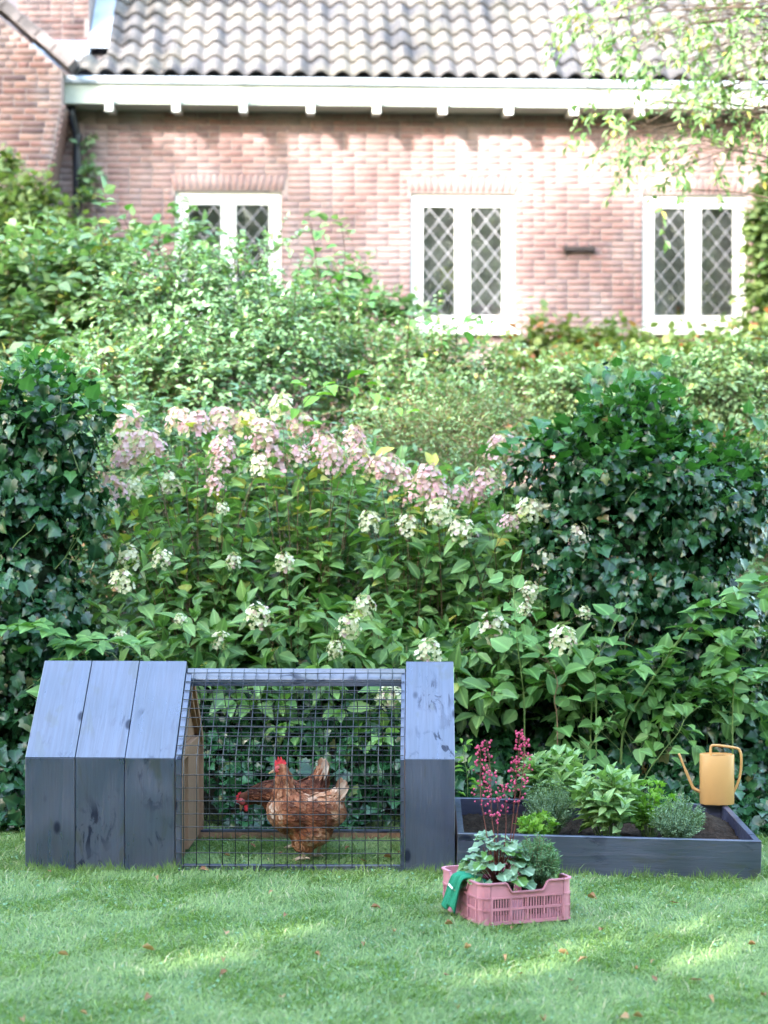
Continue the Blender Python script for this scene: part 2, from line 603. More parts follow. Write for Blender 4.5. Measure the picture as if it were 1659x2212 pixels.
m, nt, out = newmat('window_glass')
gl = node(nt, 'ShaderNodeBsdfGlossy'); gl.inputs['Roughness'].default_value = .03
tr = node(nt, 'ShaderNodeBsdfTransparent'); tr.inputs[0].default_value = (.82, .86, .84, 1)
lw = node(nt, 'ShaderNodeFresnel'); lw.inputs[0].default_value = 2.1
mx = node(nt, 'ShaderNodeMixShader')
nt.links.new(lw.outputs[0], mx.inputs[0]); nt.links.new(tr.outputs[0], mx.inputs[1]); nt.links.new(gl.outputs[0], mx.inputs[2])
du = node(nt, 'ShaderNodeBsdfDiffuse'); du.inputs[0].default_value = (.42, .45, .44, 1)     # grey veil mixed into the glass to brighten the dark panes
mx2 = node(nt, 'ShaderNodeMixShader')
geo = nt.nodes.new('ShaderNodeNewGeometry')
nt.links.new(maprange(nt, noise(nt, 5, 4, geo.outputs['Position']), .3, .7, .015, .09), mx2.inputs[0])
nt.links.new(mx.outputs[0], mx2.inputs[1]); nt.links.new(du.outputs[0], mx2.inputs[2])
nt.links.new(mx2.outputs[0], out.inputs[0])
M['glass'] = m

m, nt, out = newmat('ground')
geo = nt.nodes.new('ShaderNodeNewGeometry')
sp = nt.nodes.new('ShaderNodeSeparateXYZ'); nt.links.new(geo.outputs['Position'], sp.inputs[0])
n1 = noise(nt, 6, 6, geo.outputs['Position']); n2 = noise(nt, 90, 4, geo.outputs['Position'])
gcol = mixc(nt, maprange(nt, n1, .3, .7), (.08, .15, .055), (.12, .20, .08))
gcol = mixc(nt, maprange(nt, n2, .45, .75, 0, .6), gcol, (.03, .045, .018))
ad = nt.nodes.new('ShaderNodeMath'); ad.operation = 'MULTIPLY_ADD'; ad.inputs[1].default_value = .5
nt.links.new(n1, ad.inputs[0]); nt.links.new(sp.outputs[1], ad.inputs[2])
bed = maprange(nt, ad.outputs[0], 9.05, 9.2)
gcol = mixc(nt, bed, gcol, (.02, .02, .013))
principled(nt, out, gcol, .9, .15, bump(nt, n2, .6, .02))
M['ground'] = m

# ------------------------------------------------------------------ ground
xs = np.concatenate([np.linspace(-600, -8, 14), np.linspace(-6, 6, 49), np.linspace(8, 600, 14)])
ys = np.concatenate([np.linspace(-600, -4, 14), np.linspace(-2, 22, 73), np.linspace(26, 900, 12)])
GX, GY = np.meshgrid(xs, ys)
GZ = gz(GX, GY)
V = np.stack([GX, GY, GZ], -1).reshape(-1, 3)
nx, ny = len(xs), len(ys)
ii, jj = np.meshgrid(np.arange(nx - 1), np.arange(ny - 1))
a = (jj * nx + ii).ravel()
loops = np.stack([a, a + 1, a + 1 + nx, a + nx], 1).ravel()
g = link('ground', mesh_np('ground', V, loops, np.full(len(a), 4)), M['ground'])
g['kind'] = 'structure'

# ================================================================== HOUSE
H_YAW = math.radians(2.4)
HO = Vector((0, 19.5, 0))
hn = Vector((-math.sin(H_YAW), math.cos(H_YAW), 0))
hx = Vector((math.cos(H_YAW), math.sin(H_YAW), 0))


def HL(px, py, off=0.0):
    d = Vector(((px - 829.5) / F, 1.0, -(py - 1106.0) / F))
    C = Vector((0, 0, CAMZ))
    t = (HO + hn * off - C).dot(hn) / d.dot(hn)
    p = C + d * t
    return (p - HO).dot(hx), p.z


house = thing('brick_house', 'red brick house with pantiled roof, white gutter and leaded windows', 'house', HO, H_YAW)
BW, BH, PX_, PZ_ = .208, .050, .220, .062
WIN = [(378, 412, 608, 716), (887, 417, 1113, 722), (1388, 420, 1613, 722)]
WR = []
for (a, b, c, d) in WIN:
    x0, z1 = HL(a, b); x1, z0 = HL(c, d)
    WR.append((x0, x1, z0, z1))
wall_x0, _ = HL(60, 400); wall_x1 = HL(1659, 400)[0] + 2.2
_, wall_top = HL(829, 205)
wall_bot = 0.9
# backing wall with openings
mb = MB()
cur = wall_x0
for (x0, x1, z0, z1) in WR:
    mb.box(cur, x0, 0.0, .25, wall_bot, wall_top)
    mb.box(x0, x1, 0.0, .25, wall_bot, z0)
    mb.box(x0, x1, 0.0, .25, z1, wall_top)
    cur = x1
mb.box(cur, wall_x1, 0.0, .25, wall_bot, wall_top)
wall = mb.build('wall', M['mortar'], house)

brick_meshes = {}


def brick_mesh(w, h, q, mat='brick'):
    k = (round(w, 3), round(h, 3), q, mat)
    if k not in brick_meshes:
        e = .004
        V = [(-w / 2, 0, -h / 2), (w / 2, 0, -h / 2), (w / 2, 0, h / 2), (-w / 2, 0, h / 2),
             (-w / 2 + e, -.009, -h / 2 + e), (w / 2 - e, -.009, -h / 2 + e), (w / 2 - e, -.009, h / 2 - e), (-w / 2 + e, -.009, h / 2 - e)]
        fs = [(4, 5, 6, 7), (0, 1, 5, 4), (1, 2, 6, 5), (2, 3, 7, 6), (3, 0, 4, 7)]
        at = np.zeros((8, 3)); at[:, 0] = (q + .5) / 8
        me = mesh_np('brick', np.array(V), [i for f in fs for i in f], [4] * 5, at, smooth=False)
        me.materials.append(M[mat])
        brick_meshes[k] = me
    return brick_meshes[k]


bricks = []      # x, z, w, h, tint, rot
arch_h = .165
nrow = int((wall_top - wall_bot) / PZ_)
for r in range(nrow):
    z = wall_top - .03 - r * PZ_
    x = wall_x0 + (.11 if r % 2 else 0) + .0
    while x < wall_x1:
        w = BW if random.random() < .8 else BW / 2 - .006
        segs = [(x, x + w)]
        x += w + .012
        for (x0, x1, z0, z1) in WR:
            ns = []
            for (s0, s1) in segs:
                lo, hi = (x0 - .035, x1 + .035) if z1 - .02 < z < z1 + arch_h else (x0, x1)
                if z0 - .02 < z < z1 + arch_h:
                    if s0 < lo:
                        ns.append((s0, min(s1, lo)))
                    if s1 > hi:
                        ns.append((max(s0, hi), s1))
                else:
                    ns.append((s0, s1))
            segs = [s for s in ns if s[1] - s[0] > .03]
        for (s0, s1) in segs:
            bricks.append(((s0 + s1) / 2, z, s1 - s0, BH, random.random(), 0.0))
soldiers = []
for (x0, x1, z0, z1) in WR:
    n = 17
    for i in range(n):
        u = (i + .5) / n
        xx = x0 - .035 + (x1 - x0 + .07) * u
        soldiers.append((xx, z1 + .012 + arch_h / 2 - .006, .052, arch_h - .014, random.random(), (u - .5) * .5))


def is_prime(b):
    # metres on the wall -> how near to the clear middle of the wall
    return abs(b[0] - 1.15) + abs(b[1] - 4.4) * 1.2


full = sorted([b for b in bricks if b[2] > .19 and b[1] > 3.3], key=is_prime)[:250]
fullset = set(id(b) for b in full)
for b in full:
    o = link('brick', brick_mesh(b[2] if abs(b[2] - BW) > .002 else BW, b[3], int(b[4] * 7.99)), None, wall)
    o.location = (b[0], -.0005, b[1])
for b in soldiers:
    o = link('brick', brick_mesh(b[2], b[3], int(b[4] * 7.99)), None, wall)
    o.location = (b[0], -.0005, b[1]); o.rotation_euler = (0, b[5], 0)


def brick_field(lst, name, mat, parent, off):
    P, L, T, A = [], [], [], []
    fs = np.array([4, 5, 6, 7, 0, 1, 5, 4, 1, 2, 6, 5, 2, 3, 7, 6, 3, 0, 4, 7])
    for n_, (x, z, w, h, t, rot) in enumerate(lst):
        e = .004
        for (ex, yy) in ((0, off), (e, off - .009)):
            for sx, sz in ((-1, -1), (1, -1), (1, 1), (-1, 1)):
                P.append((x + sx * (w / 2 - ex), yy, z + sz * (h / 2 - ex)))
        L.append(fs + 8 * n_)
        A += [(t, 0, 0)] * 8
    me = mesh_np(name, np.array(P), np.concatenate(L), np.full(5 * len(lst), 4), np.array(A), smooth=False)
    return link(name, me, mat, parent, 'stuff')


brick_field([b for b in bricks if id(b) not in fullset], 'brickwork', M['brick'], wall, -.0005)

# left wing (gable wall standing forward of the main wall)
WOFF = -.60
poly_px = [(-120, -62), (0, 38), (134, 152), (133, 228), (102, 390), (98, 640), (-120, 640)]
poly = [HL(p[0], p[1], WOFF) for p in poly_px]
wing = MB().prism(poly, 'y', WOFF, 0.3).build('gable_wall', M['mortar'], house)
wb = []
zt = poly[1][1] + .3
r = 0
while zt > poly[4][1] - .9:
    # right limit at this height
    def xlim(z):
        (xa, za), (xb, zb), (xc, zc), (xd, zd) = poly[1], poly[2], poly[3], poly[4]
        if z > zb:
            return xa + (xb - xa) * (za - z) / (za - zb)
        if z > zc:
            return xb + (xc - xb) * (zb - z) / (zb - zc)
        return xc + (xd - xc) * min(1, (zc - z) / (zc - zd))
    xr = min(xlim(zt + BH / 2), xlim(zt - BH / 2)) - .008
    x = xr - (random.choice([0, .11]) if r % 2 else 0)
    if r % 2:
        wb.append((xr - .05, zt, .1, BH, random.random(), 0)); x = xr - .112
    while x > poly[0][0]:
        w = BW if random.random() < .7 else .1
        if x - w > poly[0][0] - .3:
            wb.append((x - w / 2, zt, w, BH, random.random(), 0))
        x -= w + .012
    # projecting stretcher end at the corbelled edge
    zt -= PZ_
    r += 1
brick_field(wb, 'brickwork', M['brick_old'], wing, WOFF - .0005)
# toothed corbel bricks along the slanting edge
for k in range(13):
    u = k / 12
    x = poly[3][0] + (poly[4][0] - poly[3][0]) * u
    z = poly[3][1] + (poly[4][1] - poly[3][1]) * u
    o = MB().box(-.012, .05, 0, .5, -.024, .024).build('corbel_brick', M['brick_old'], wing, bevel=.004)
    o.location = (x - .02, WOFF + .012, z)
    o.rotation_euler = (0, math.radians(28), 0)
# verge tiles
va, vb = Vector((poly[0][0], 0, poly[0][1])), Vector((poly[2][0], 0, poly[2][1]))
dv = (vb - va); n = 7
ang = math.atan2(-(dv.z), dv.x)
for k in range(n):
    p = va + dv * ((k + .5) / n)
    o = MB().box(-dv.length / n / 2 - .02, dv.length / n / 2 + .02, WOFF - .05, WOFF + .35, 0, .11).build('verge_tile', M['slate'], house, bevel=.006)
    o.location = (p.x + .05, 0, p.z + .03 + (.006 if k % 2 else 0))
    o.rotation_euler = (0, ang + .02, 0)
# small wing roof behind the verge
mbw = MB().prism([(va.x, va.z), (vb.x, vb.z), (vb.x, vb.z + .04), (va.x, va.z + .06)], 'y', WOFF + .35, 1.6)
mbw.build('wing_roof', M['slate'], house)

# gutter, fascia, rafter tails, downpipe
gx0 = HL(135, 195, -.38)[0]
_, gz_top = HL(829, 170, -.38); _, gz_rim = HL(829, 183, -.38); _, gz_bot = HL(829, 225, -.38)
mb = MB().prism([(-.36, gz_bot), (-.37, gz_rim + .01), (-.09, gz_rim + .01), (-.09, gz_bot)], 'x', gx0, wall_x1)
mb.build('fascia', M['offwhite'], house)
mb = MB().prism([(-.40, gz_rim - .012), (-.415, gz_rim + .02), (-.40, gz_top), (-.375, gz_top), (-.375, gz_rim + .012), (-.2, gz_rim + .012), (-.2, gz_rim - .004), (-.372, gz_rim - .004)], 'x', gx0 - .005, wall_x1)
mb.build('gutter', M['lead'], house)
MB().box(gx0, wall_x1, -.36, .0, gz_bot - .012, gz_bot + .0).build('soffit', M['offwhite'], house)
tails = [235, 380, 525, 671, 814, 957, 1100, 1241, 1383, 1525, 1668]
for px in tails:
    x, _ = HL(px, 235, -.44)
    o = MB().prism([(-.45, gz_bot - .105), (-.45, gz_bot + .035), (-.372, gz_bot + .035), (-.372, gz_bot - .013), (0, gz_bot - .013), (0, gz_bot - .05), (-.38, gz_bot - .07), (-.41, gz_bot - .105)], 'x', -.038, .038).build('rafter_tail', M['white'], house, bevel=.003)
    o.location.x = x
px0 = HL(158, 300, -.1)[0]
mb = MB()
mb.tube([(px0, -.22, gz_bot - .0), (px0, -.2, gz_bot - .12), (px0 + .035, -.1, gz_bot - .26), (px0 + .04, -.09, gz_bot - .34), (px0 + .04, -.09, wall_bot + .5)], .043, 12)
dp = mb.build('downpipe', M['pipe'], house, smooth=True)
for zz in (gz_bot - .28, gz_bot - .9):
    MB().tube([(px0 + .04, -.09, zz - .02), (px0 + .04, -.09, zz + .02)], .05, 12).build('pipe_bracket', M['pipe'], dp)

# roof
RA = math.radians(40)
ex = -.34
_, ez = HL(829, 166, -.34)
EXP, TW = .300, .205
roof_x0 = HL(138, 160, -.3)[0]
mb = MB()
s1 = 5.2
mb.prism([(ex + .05, ez - .06), (ex + s1 * math.cos(RA), ez + s1 * math.sin(RA) - .09), (ex + 2 * s1 * math.cos(RA), ez - .09), (ex + 2 * s1 * math.cos(RA), ez - .3), (ex + .05, ez - .2)], 'x', roof_x0 - 2.5, wall_x1)
roof = mb.build('roof', M['slate'], house)
tile_meshes = []
for q in range(8):
    nu = 10
    V = []; A = []
    for j, (yy, lift) in enumerate(((0, .034), (.345, .0))):
        for i in range(nu + 1):
            u = i / nu
            prof = .032 * math.cos(2 * math.pi * u) - .007 * math.cos(4 * math.pi * u)
            V.append((u * (TW + .022) - .011, yy, prof + lift + .012)); A.append((q / 8 + .06, 0, 0))
    for i in range(nu + 1):
        v = V[i]; V.append((v[0], v[1], v[2] - .018)); A.append((q / 8 + .06, 0, 0))
    fs = []
    for i in range(nu):
        fs.append((i, i + 1, nu + 2 + i, nu + 1 + i))
        fs.append((2 * (nu + 1) + i, 2 * (nu + 1) + i + 1, i + 1, i))
    me = mesh_np('roof_tile', np.array(V), [i for f in fs for i in f], [4] * len(fs), np.array(A), smooth=False)
    sm = np.zeros(len(fs), bool); sm[0::2] = True
    me.polygons.foreach_set('use_smooth', sm)
    me.materials.append(M['tile'])
    tile_meshes.append(me)
ntile = 0
ncol = int((HL(1659, 160)[0] + .6 - roof_x0) / TW)
spare = []
fl_x0, fl_x1 = HL(196, 60, .1)[0], HL(237, 60, .1)[0]
for row in range(8):
    for cidx in range(-10 if row > 5 else 0, ncol):
        x = roof_x0 + cidx * TW
        s = row * EXP
        if row > 0 and x < fl_x1 - .1 and row < 9:
            continue
        q = random.choice([0, 1, 2, 3, 4, 5, 5, 6, 7])
        loc = (x, ex + s * math.cos(RA), ez + s * math.sin(RA))
        if ntile < 300:
            o = link('roof_tile', tile_meshes[q], None, roof)
            o.location = loc
            o.rotation_euler = (RA + random.uniform(-.010, .010), random.uniform(-.012, .012), random.uniform(-.008, .008))
            ntile += 1
# lead valley and chimney
def roofz(y):
    return ez + (y - ex) * math.tan(RA)


mb = MB()
for (ya, yb, dz) in ((.02, 1.6, .055),):
    mb.add([(fl_x0 - .02, ya, roofz(ya) + dz), (fl_x1, ya, roofz(ya) + dz), (fl_x1, yb, roofz(yb) + dz), (fl_x0 - .02, yb, roofz(yb) + dz),
            (fl_x0 - .02, ya, roofz(ya) + dz - .02), (fl_x1, ya, roofz(ya) + dz - .02), (fl_x1, yb, roofz(yb) + dz - .02), (fl_x0 - .02, yb, roofz(yb) + dz - .02)],
           [(0, 1, 2, 3), (7, 6, 5, 4), (4, 5, 1, 0), (5, 6, 2, 1), (6, 7, 3, 2), (7, 4, 0, 3)])
mb.build('lead_flashing', M['lead'], roof)
cy = .22
cx0, cx1 = HL(36, 40, cy)[0], HL(192, 40, cy)[0]
_, cz0 = HL(100, 92, cy)
chim = MB().box(cx0, cx1, cy, cy + .9, cz0 - .4, cz0 + 2.2).build('chimney', M['mortar'], roof)
cb = []
r = 0
z = cz0 + .03
while z < cz0 + 2.2:
    x = cx0 + .008
    w = BW if r % 2 else .1
    while x + w < cx1 + .01:
        cb.append((x + w / 2, z, w, BH, random.random(), 0))
        x += w + .012
        w = BW if random.random() < .75 else .1
        if x + w > cx1 and cx1 - x > .05:
            w = cx1 - x - .006
    z += PZ_; r += 1
brick_field(cb, 'chimney_brickwork', M['brick_old'], roof, cy - .0005)
ax0 = HL(70, 100, cy - .1)[0]
mb = MB().prism([(cy - .001, cz0 - .35), (cy - .001, cz0 + .02), (cy - .02, cz0 + .02), (cy - .3, cz0 - .17), (cy - .3, cz0 - .35)], 'x', ax0, fl_x0)
mb.build('lead_apron', M['lead'], roof)

# windows
def clip_poly(pl, x0, x1, z0, z1):
    def cut(p, ax, lim, keep_less):
        o = []
        for i in range(len(p)):
            a, b = p[i], p[(i + 1) % len(p)]
            ia = (a[ax] <= lim) if keep_less else (a[ax] >= lim)
            ib = (b[ax] <= lim) if keep_less else (b[ax] >= lim)
            if ia:
                o.append(a)
            if ia != ib:
                t = (lim - a[ax]) / (b[ax] - a[ax])
                o.append((a[0] + t * (b[0] - a[0]), a[1] + t * (b[1] - a[1])))
        return o
    for ax, lim, kl in ((0, x0, False), (0, x1, True), (1, z0, False), (1, z1, True)):
        pl = cut(pl, ax, lim, kl)
        if len(pl) < 3:
            return []
    return pl


for wi, (x0, x1, z0, z1) in enumerate(WR):
    win = bpy.data.objects.new('window', None); COL.objects.link(win); win.parent = house
    g_ = .004
    fx0, fx1, fz0, fz1 = x0 + g_, x1 - g_, z0 + .05, z1 - g_
    fw = .062
    mb = MB()
    mb.box(fx0, fx0 + fw, .035, .13, fz0, fz1).box(fx1 - fw, fx1, .035, .13, fz0, fz1)
    mb.box(fx0 + fw, fx1 - fw, .035, .13, fz1 - fw, fz1).box(fx0 + fw, fx1 - fw, .035, .13, fz0, fz0 + fw)
    mb.build('frame', M['white'], win)
    xm = (fx0 + fx1) / 2
    MB().box(xm - .018, xm + .018, .045, .13, fz0 + fw, fz1 - fw).build('mullion', M['white'], win)
    MB().prism([(-.075, z0 - .01), (-.07, z0 + .03), (.034, z0 + .055), (.034, z0 - .01)], 'x', x0 - .04 if wi else x0 + .003, x1 + .04 if wi else x1 - .003).build('sill', M['white'], win, bevel=.003)
    for (a0, a1) in ((fx0 + fw + .003, xm - .020), (xm + .020, fx1 - fw - .003)):
        sw = .055
        s0, s1_ = fz0 + fw + .003, fz1 - fw - .003
        mb = MB()
        mb.box(a0, a0 + sw, .055, .11, s0, s1_).box(a1 - sw, a1, .055, .11, s0, s1_)
        mb.box(a0 + sw, a1 - sw, .055, .11, s1_ - sw, s1_).box(a0 + sw, a1 - sw, .055, .11, s0, s0 + sw * 1.3)
        mb.build('sash', M['white'], win)
        p0, p1, q0, q1 = a0 + sw, a1 - sw, s0 + sw * 1.3, s1_ - sw
        DWd, DHt = (p1 - p0) / 1.8, (q1 - q0) / 4.9
        xc = (p0 + p1) / 2
        for i in range(-4, 5):
            for j in range(-1, 13):
                cx = xc + i * DWd / 2
                cz = q1 - .02 - j * DHt / 2
                if (i + j) % 2:
                    continue
                pl = clip_poly([(cx, cz - DHt / 2 + .004), (cx + DWd / 2 - .003, cz), (cx, cz + DHt / 2 - .004), (cx - DWd / 2 + .003, cz)], p0, p1, q0, q1)
                if len(pl) >= 3:
                    ar = abs(sum(pl[k][0] * pl[(k + 1) % len(pl)][1] - pl[(k + 1) % len(pl)][0] * pl[k][1] for k in range(len(pl)))) / 2
                    if ar > .0006:
                        tl_ = random.uniform(-.012, .012), random.uniform(-.012, .012)
                        yy = [.078 + tl_[0] * (p[0] - cx) + tl_[1] * (p[1] - cz) for p in pl]
                        me = bpy.data.meshes.new('pane')
                        me.from_pydata([(p[0], y_, p[1]) for p, y_ in zip(pl, yy)], [], [tuple(range(len(pl)))])
                        link('pane', me, M['glass'], win)
        mb = MB()
        cw = .0047
        for sgn in (1, -1):
            for k in range(-9, 22):
                # line through diamonds edges: z = zc + sgn*(DH/DW)*(x-xc)
                zc = q1 - .02 - (k + .5) * DHt
                sl = sgn * DHt / DWd
                hw = cw * math.sqrt(1 + sl * sl)
                xa, xb = p0 - .3, p1 + .3
                pl = [(xa, zc + sl * (xa - xc) - hw), (xb, zc + sl * (xb - xc) - hw), (xb, zc + sl * (xb - xc) + hw), (xa, zc + sl * (xa - xc) + hw)]
                pl = clip_poly(pl, p0, p1, q0, q1)
                if len(pl) >= 3:
                    mb.prism(pl, 'y', .0725 + (.0006 if sgn > 0 else 0), .081)
        mb.build('lead_lattice', M['came'], win)
    # shallow pale box for the room, shaped to brighten the panes
    mb = MB()
    xa, xb, za, zb = x0 - .5, x1 + .5, z0 - .3, z1 + .5
    mb.add([(xa, .26, za), (xb, .26, za), (xb, .62, za), (xa, .62, za), (xa, .26, zb), (xb, .26, zb), (xb, .62, zb), (xa, .62, zb)],
           [(0, 1, 2, 3), (7, 6, 5, 4), (2, 6, 7, 3), (1, 5, 6, 2), (3, 7, 4, 0)])
    mb.build('room', M['room'], win)
    MB().box(x0, x1, .135, .3, z0 + .02, z0 + .105).build('inner_sill', M['white'], win)


def on_wall(px, py, off):
    x, z = HL(px, py, off)
    p = HO + hx * x + hn * off
    return Vector((p.x, p.y, z))


# bracket on the wall
p = on_wall(1250, 541, 0)
br = thing('wall_bracket', 'small dark iron bracket fixed to the brick wall between two windows', 'bracket', p, H_YAW)
MB().box(-.155, .155, -.075, -.045, -.012, .03).build('bar', M['iron'], br, bevel=.004)
for s in (-1, 1):
    MB().box(s * .13 - .02, s * .13 + .02, -.044, -.006, -.035, .045).build('mount', M['iron'], br, bevel=.004)
# things on the window sills
p = on_wall(1465, 690, .22)
zs = WR[2][2] + .107
b = thing('bottle', 'small yellow bottle with orange cap behind the right window', 'bottle', (p.x, p.y, zs), 0)
MB().tube([(0, 0, 0), (0, 0, .02), (0, 0, .1), (0, 0, .13), (0, 0, .15)], [.035, .04, .04, .02, .018], 14).build('body', simple('yellow_glass', (.6, .5, .08), .3), b, smooth=True)
MB().tube([(0, 0, .151), (0, 0, .19)], .022, 12).build('cap', simple('orange_cap', (.6, .2, .08), .5), b, smooth=True)
p = on_wall(1050, 640, .42)
b = MB().ellipsoid((0, 0, .17), (.2, .09, .15), 16, 10).build('cushion', simple('mauve_cloth', (.42, .22, .38), .9), None, smooth=True)
b.location = (p.x, p.y, WR[1][2] + .02)
tag(b, 'mauve cushion behind the lower right panes of the middle window', 'cushion')
p = on_wall(972, 610, .46)
b = thing('lime_form', 'yellow green tapered form behind the left half of the middle window', 'lamp', (p.x, p.y, WR[1][2] + .15), 0)
MB().tube([(0, 0, .28), (0, 0, .56)], [.13, .1], 18).build('shade', simple('lime_cloth', (.55, .58, .12), .9), b, smooth=True)  # tapered yellow green form on a thin rod
MB().tube([(0, 0, -.15), (0, 0, .28)], .015, 8).build('stand', M['iron'], b)

# ================================================================== COOP
CY = math.radians(-1.2)
c0 = Vector(((54 - 829.5) / F * 7.77, 7.77, 0))
coop = thing('chicken_coop', 'dark blue grey wooden chicken coop with wire mesh run and sloping roof', 'coop', c0, CY)
EA, RI, HA, TH = .44, .79, .40, .028
LEN = 1.677


def board_set(x0, x1, parent, mat_out, mirror_back=True, name_w='wall_board', name_r='roof_board'):
    jit = random.uniform(-.003, .003)
    w = MB().prism([(0, 0), (0, EA), (TH, EA - .012), (TH, 0)], 'x', x0, x1).build(name_w, mat_out, parent, bevel=.0018)
    w.location.y = jit
    r = MB().prism([(0, EA + .0006), (HA - .0005, RI), (HA - .0005, RI - .04), (TH, EA - .011)], 'x', x0, x1).build(name_r, mat_out, parent, bevel=.0018)
    r.location.y = jit; r.location.z = random.uniform(-.002, .002)
    if mirror_back:
        D2 = 2 * HA
        MB().prism([(D2, 0), (D2, EA), (D2 - TH, EA - .012), (D2 - TH, 0)][::-1], 'x', x0, x1).build(name_w, mat_out, parent, bevel=.0018)
        MB().prism([(D2, EA + .0006), (HA + .0005, RI), (HA + .0005, RI - .04), (D2 - TH, EA - .011)][::-1], 'x', x0, x1).build(name_r, mat_out, parent, bevel=.0018)


for k in range(3):
    board_set(k * .1953 + .0012, (k + 1) * .1953 - .0012, coop, M['paint_v'])
board_set(1.483, LEN, coop, M['paint_v'])
gable_in = [(TH + .001, 0.0), (TH + .001, EA - .014), (HA, RI - .043), (2 * HA - TH - .001, EA - .014), (2 * HA - TH - .001, 0.0)]
MB().prism(gable_in, 'x', .02, .038).build('end_wall', M['raw'], coop)
MB().prism(gable_in, 'x', LEN - .04, LEN - .02).build('end_wall', M['raw'], coop)
# inner end wall of the hut: two upright boards, a batten and gable boards in unpainted wood
MB().box(.560, .582, .045, .37, .0, EA - .02).build('end_board', M['raw'], coop, bevel=.002)
MB().box(.566, .594, .385, .765, .02, EA - .035).build('hatch_board', M['raw'], coop, bevel=.002)
MB().box(.562, .5995, .035, .765, EA - .033, EA + .01).build('batten', M['raw'], coop, bevel=.002)
MB().prism([(.05, EA + .0115), (HA, RI - .05), (.75, EA + .0115)], 'x', .560, .580).build('gable_board', M['raw'], coop)
MB().prism([(HA + .02, RI - .075), (HA + .02, RI - .12), (.72, EA + .015), (.76, EA + .015)], 'x', .581, .598).build('rafter', M['raw'], coop)
# painted frame of the run
XA, XB = .588, 1.481
PF = M['paint_v']
for (xa, xb) in ((XA, XA + .022), (XB - .016, XB)):
    MB().prism([(.004, 0), (.004, EA - .006), (.034, EA - .022), (.034, 0)], 'x', xa, xb).build('front_stile', PF, coop, bevel=.001)
    MB().prism([(.004, EA - .005), (HA - .036, RI - .045), (HA - .036, RI - .08), (.034, EA - .021)], 'x', xa, xb).build('rafter', PF, coop, bevel=.001)
    yb = 2 * HA
    MB().prism([(yb - .004, 0), (yb - .004, EA - .006), (yb - .034, EA - .022), (yb - .034, 0)], 'x', xa, xb).build('back_stile', M['raw'], coop, bevel=.001)
    MB().prism([(yb - .004, EA - .005), (HA + .036, RI - .045), (HA + .036, RI - .08), (yb - .034, EA - .021)], 'x', xa, xb).build('rafter', M['raw'], coop, bevel=.001)
MB().box(XA + .023, XB - .017, .004, .034, .0, .024).build('bottom_rail', M['paint_h'], coop, bevel=.001)
MB().box(XA + .013, XB - .013, 2 * HA - .045, 2 * HA - .006, .005, .030).build('bottom_rail', M['raw'], coop, bevel=.001)
MB().box(XA + .013, XB - .013, 2 * HA - .045, 2 * HA - .006, .0315, .040).build('rail_cap', M['paint_h'], coop)
MB().prism([(HA - .035, RI - .072), (HA, RI - .03), (HA + .035, RI - .072), (HA + .035, RI - .10), (HA - .035, RI - .10)], 'x', XA + .001, XB - .001).build('ridge_beam', M['paint_h'], coop, bevel=.001)
# mesh panels, every wire its own piece
wr = .0019
front_path = [(-.0035, .012), (-.0035, EA - .004), (HA - .02, RI - .032)]
back_path = [(2 * HA + .0035, .012), (2 * HA + .0035, EA - .004), (HA + .02, RI - .032)]
for pth, nm in ((front_path, 'front_mesh'), (back_path, 'back_mesh')):
    pan = bpy.data.objects.new(nm, None); COL.objects.link(pan); pan.parent = coop
    me = MB().tube([(0, y, z) for y, z in pth], wr, 6).mesh('wire', smooth=True)
    x = XA + .033
    i = 0
    while x < XB - .004:
        o = link('wire', me, M['wire'], pan); o.location.x = x
        o.rotation_euler = (0, random.uniform(-.0025, .0025), 0)
        x += .0505; i += 1
    xl = XB - XA - .006
    me2 = MB().tube([(XA + .003 + xl * t, 0, 0.0012 * math.sin(9 * t)) for t in np.linspace(0, 1, 8)], wr, 6).mesh('wire', smooth=True)
    sgn = -1 if nm == 'front_mesh' else 1
    z = .022
    while z < EA - .015:
        o = link('wire', me2, M['wire'], pan); o.location = (0, pth[0][0] + sgn * .0034, z); z += .0505
    d0 = Vector((0, *pth[1])); d1 = Vector((0, *pth[2])); Ls = (d1 - d0).length; dd = (d1 - d0) / Ls
    nn = Vector((0, -dd.z, dd.y)) if nm == 'front_mesh' else Vector((0, dd.z, -dd.y))
    if nn.z < 0:
        nn = -nn
    s = .02
    while s <= Ls + .002:
        o = link('wire', me2, M['wire'], pan); o.location = d0 + dd * s + nn * .0034; s += .0505

# ================================================================== RAISED BED
BL, BD, BHT, BT = 1.178, .90, .152, .026
B0 = Vector((.282, 7.735, 0))
bedroot = thing('raised_bed', 'low dark blue grey wooden planter box joined to the coop', 'planter', B0, CY)
bedroot.rotation_euler = (math.radians(.8), math.radians(1.3), CY)
MB().box(0, BL, 0, BT, -.02, BHT).build('front_board', M['paint_h'], bedroot, bevel=.002)
MB().box(0, BL, BD - BT, BD, -.02, BHT).build('back_board', M['paint_h'], bedroot, bevel=.002)
MB().box(.0, BT, BT + .0005, BD - BT - .0005, -.02, BHT - .001).build('side_board', M['paint_h'], bedroot, bevel=.002)
MB().box(BL - BT, BL, BT + .0005, BD - BT - .0005, -.02, BHT - .001).build('side_board', M['paint_h'], bedroot, bevel=.002)
